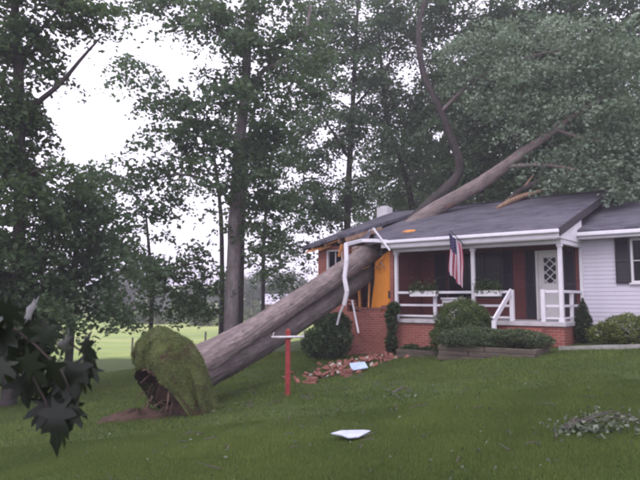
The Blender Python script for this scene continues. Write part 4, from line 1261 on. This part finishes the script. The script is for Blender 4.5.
spray('fallen_branch', 'pale leaf spray on the lawn below the round shrub', on_ground(404, 396), .16, .22, 34, .07, .03, 'leaf_litter')
# scattered single leaves and scraps
n = 520
yy = rng.uniform(5.5, 19, n) ** 1.0; xx = (rng.uniform(-.45, .55, n)) * yy
P = np.stack([xx, yy, G(xx, yy) + .05], 1)
lx = np.array([tuple(hl(p)) for p in P])
P = P[lx[:, 1] < -2.6]
o = mesh_cards('leaf_litter', leaf_cards(P, .05, 0, 1.2), 4, rng.uniform(0, 1, len(P)) ** 2.5, M['leaf_litter'])
tag(o, 'single leaves and scraps scattered over the lawn', 'leaves', kind='stuff')

random.seed(77)
q = MB()
for k in range(90):                                    # broken twigs strewn over the lawn, thickest below the crushed corner
    if k < 45: p = on_ground(random.uniform(225, 400), random.uniform(372, 415))
    else: p = on_ground(random.uniform(150, 640), random.uniform(375, 478))
    a = random.uniform(0, 6.3); L = random.uniform(.08, .38)
    e = p + Vector((math.cos(a) * L, math.sin(a) * L, 0)); e.z = Gz(e.x, e.y) + random.uniform(.03, .09)
    m = p.lerp(e, .5) + Vector((random.uniform(-.04, .04), random.uniform(-.04, .04), 0)); m.z = Gz(m.x, m.y) + .07
    p.z = Gz(p.x, p.y) + .04
    q.tube([p, m, e], [.008, .006, .003], 5)
o = q.build('twig_litter', M['bark_mid'], None, buv=True)
tag(o, 'thin broken twigs strewn over the lawn', 'twigs', kind='stuff')

# ------------------------------------------------------------------ lawn grass
def grass(n, y0, y1, hmin, hmax, w, name, label):
    y = np.sqrt(rng.uniform(y0 ** 2, y1 ** 2, n)); x = rng.uniform(-.56, .56, n) * y * 1.02
    L = np.stack([x - HX, y - HY], 1) @ np.array([[math.cos(HROT), -math.sin(HROT)], [math.sin(HROT), math.cos(HROT)]])
    k = ~((L[:, 1] > -.15) & (L[:, 0] > -8.9))
    k &= ((x - rp.x - .1) / .85) ** 2 + ((y - rp.y) / .9) ** 2 > 1
    k &= ~((L[:, 1] > -2.4) & (L[:, 0] > -2.5) & (L[:, 0] < .1))
    w_ = np.sin(x * .9 + 1.3 * np.sin(y * .5)) * np.sin(y * .8 + 1.1 * np.sin(x * .7)) + .45 * np.sin(x * 3.3 - y) * np.sin(y * 2.9 + x)
    k &= ~((w_ < -.62) & (rng.uniform(size=len(x)) < .55))
    x, y = x[k], y[k]; n = len(x)
    patch = .5 + .5 * np.sin(x * 1.7 + np.sin(y * 1.1) * 2) * np.sin(y * 1.3 + np.sin(x * .9) * 2)
    pt2 = np.sin(x * .63 + 2 * np.sin(y * .41)) * np.sin(y * .57 + 1.5 * np.sin(x * .8 + 1)) + .5 * np.sin(x * 4.1 + y) * np.sin(y * 3.7 - x * .8)
    h = rng.uniform(hmin, hmax, n) * (.65 + .5 * patch) * np.where((pt2 > .75) & (rng.uniform(size=n) < .6), 1.7, 1.0)
    a = rng.uniform(0, 2 * math.pi, n); le = rng.uniform(.15, .9, n)
    p = np.stack([x, y, G(x, y) - .005], 1)
    tip = p + np.stack([np.cos(a) * le * h, np.sin(a) * le * h, h * np.sqrt(np.maximum(.15, 1 - le ** 2 * .6))], 1)
    b = a + math.pi / 2 + rng.normal(0, .5, n)
    s = np.stack([np.cos(b), np.sin(b), np.zeros(n)], 1) * (w * rng.uniform(.6, 1.4, n))[:, None]
    tint = np.clip(.22 + .30 * patch + .18 * pt2 + rng.uniform(-.25, .35, n), 0, 1)
    o = mesh_cards(name, np.stack([p - s, p + s, tip], 1), 3, tint, M['grass'])
    tag(o, label, 'grass', kind='stuff')
grass(330000, 4.2, 10.5, .035, .075, .0042, 'lawn_grass', 'short green grass of the near front lawn')
grass(240000, 10.4, 26, .045, .09, .0085, 'lawn_grass', 'short green grass of the lawn towards the house')

# ------------------------------------------------------------------ fence at the pasture, far building
fence = empty('pasture_fence', gp(207, 41, 0)); tag(fence, 'weathered wire fence between the lawn and the pasture', 'fence')
f0 = gp(207, 41, 0)
xs_ = [-26, -21.5, -17, -12.4, f0.x, -3.2, 1.5]
for x in xs_:
    q = MB(); q.tube([(0, 0, -.3), (.01, 0, .6), (.02, .01, 1.15)], [.07, .065, .06], 8, .06)
    q.build('post', M['old_post'], fence, loc=Vector((x, 41, Gz(x, 41))) - f0)
for h in (.35, .7, 1.05):
    q = MB(); q.tube([Vector((x, 41, Gz(x, 41) + h)) - f0 for x in xs_], .006, 5); q.build('wire', M['pipe'], fence)
fbld = empty('far_building', gp(281, 110, 0)); tag(fbld, 'small distant brick building with a pale roof seen past the grey trunk', 'building')
q = MB(); q.box(-3.2, 3.2, 0, 6, -.5, 2.6); q.build('wall', M['brick'], fbld)
q = MB(); q.prism([(-3.6, -.5), (3.6, -.5), (3.6, 3), (-3.6, 3)], lambda x, y: (x, y, 2.55 + (y + .5) * .5), (0, 0, -.15)); q.build('roof', M['panel_back'], fbld)
q = MB(); q.prism([(-3.6, 6.5), (-3.6, 3.01), (3.6, 3.01), (3.6, 6.5)], lambda x, y: (x, y, 2.55 + (6.5 - y) * .5), (0, 0, -.15)); q.build('roof', M['panel_back'], fbld)
for x in (-1.8, 1.6):
    q = MB(); q.box(x - .5, x + .5, -.06, -.004, .9, 2.0); q.build('window', M['glass'], fbld)

# ------------------------------------------------------------------ branch of big lobed leaves close to the camera
half = [(0, 0), (.08, -.02), (.27, -.16), (.25, -.04), (.17, .07), (.40, .09), (.53, .20), (.36, .25), (.20, .29), (.35, .45), (.37, .59), (.23, .55), (.12, .52), (.15, .72), (.08, .84), (0, 1.0)]
lp = half + [(-x, y) for x, y in reversed(half[1:-1])]
def leaf_mesh(k):
    random.seed(k)
    vs = [(x * random.uniform(.92, 1.08), y, -.16 * x * x + .03 * math.sin(y * 4 + k) - .12 * y * y + .10 * abs(x)) for x, y in lp]
    spine = [(0, .18, .03), (0, .45, .025)]
    n = len(vs); q = MB()
    q.v = [tuple(v) for v in vs] + spine
    q.f = []
    for i in range(n):
        j = (i + 1) % n
        ym = (vs[i][1] + vs[j][1]) / 2
        q.f.append((i, j, n if ym < .32 else n + 1))
    ia = max(i for i in range(1, 16) if (vs[i - 1][1] + vs[i][1]) / 2 < .32); q.f.append((ia, n + 1, n)); q.f.append((n - ia, n, n + 1))
    q.mi = [0] * len(q.f); q.buv = q.v
    me = bpy.data.meshes.new('leaf'); me.from_pydata(q.v, [], q.f); me.materials.append(M['maple']); me.polygons.foreach_set('use_smooth', [True] * len(q.f))
    a = me.attributes.new('tint', 'FLOAT', 'POINT'); a.data.foreach_set('value', [random.random()] * 0 + [.2 + .25 * (k % 4)] * len(q.v))
    return me
lms = [leaf_mesh(k) for k in range(5)]
tb = at(-30, 300, 1.9)
mbr = empty('maple_branch', tb); tag(mbr, 'dark drooping twig of big lobed leaves hanging close at the lower left', 'branch')
tw = [[at(-40, 295, 1.95), at(0, 318, 1.9), at(35, 345, 1.85), at(62, 372, 1.8), at(72, 395, 1.8)],
      [at(0, 318, 1.9), at(18, 345, 1.95), at(30, 372, 1.9), at(45, 400, 1.85), at(52, 425, 1.85)],
      [at(-40, 320, 2.05), at(-10, 345, 2.0), at(10, 365, 2.0)], [at(-5, 315, 1.9), at(30, 320, 1.95), at(60, 335, 1.95), at(82, 352, 1.9)]]
for t_ in tw:
    q = MB(); q.tube([p - tb for p in t_], [.006, .005, .004, .003, .002][:len(t_)], 6); q.build('twig', M['twig'], mbr, smooth=True)
random.seed(9)
spots = [(74, 362, 42, 2.9), (92, 352, 40, -2.7), (88, 372, 36, -2.3), (70, 345, 34, -1.6), (30, 335, 42, 2.9), (12, 330, 44, -2.7), (44, 345, 36, -2.2), (2, 352, 42, 3.0), (24, 356, 40, 2.5),
         (44, 398, 46, 2.6), (60, 404, 50, 3.1), (76, 400, 42, -2.5), (54, 386, 36, 1.7), (70, 392, 34, -1.7), (36, 384, 34, 2.2), (14, 306, 38, -2.4), (-4, 318, 42, 2.8), (34, 312, 32, -1.4), (50, 326, 36, -2.8), (58, 372, 34, 2.7), (-8, 372, 40, -2.9), (64, 416, 36, -2.9), (42, 372, 34, -2.6), (96, 366, 32, -2.0), (20, 376, 34, 2.9), (84, 340, 30, 2.2), (4, 338, 36, 2.3), (50, 360, 36, 3.0), (28, 322, 34, 2.6), (66, 380, 36, -2.9), (38, 408, 34, 2.2), (80, 410, 34, -2.2), (8, 360, 38, -2.4)]
for i, (px, py, s, ang) in enumerate(spots):
    Y = 1.78 + .2 * random.random()
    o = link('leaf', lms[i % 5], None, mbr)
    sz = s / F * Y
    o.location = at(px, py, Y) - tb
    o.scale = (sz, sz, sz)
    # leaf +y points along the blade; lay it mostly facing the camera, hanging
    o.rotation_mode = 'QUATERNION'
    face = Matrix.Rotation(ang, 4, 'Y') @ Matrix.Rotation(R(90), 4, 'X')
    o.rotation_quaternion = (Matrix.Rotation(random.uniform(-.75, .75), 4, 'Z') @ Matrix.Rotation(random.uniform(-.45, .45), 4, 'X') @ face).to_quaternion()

# ------------------------------------------------------------------ evening haze, added also to lift the darks like lens glare
mb = MB(); mb.box(-905, 905, -65, 1505, -3.6, 36)
t = NT('haze_air')
for nd in [t.b]: t.t.nodes.remove(nd)
pv = t.n('ShaderNodeVolumePrincipled')
pv.inputs['Color'].default_value = (.93, .90, 1.0, 1)
pv.inputs['Density'].default_value = .0016
pv.inputs['Anisotropy'].default_value = .2
t.l(pv.outputs[0], t.out.inputs['Volume'])
hz = mb.build('haze', t.m, None)
tag(hz, 'thin pale evening haze added to the air, also lifting the darks like lens glare', 'haze', kind='stuff')
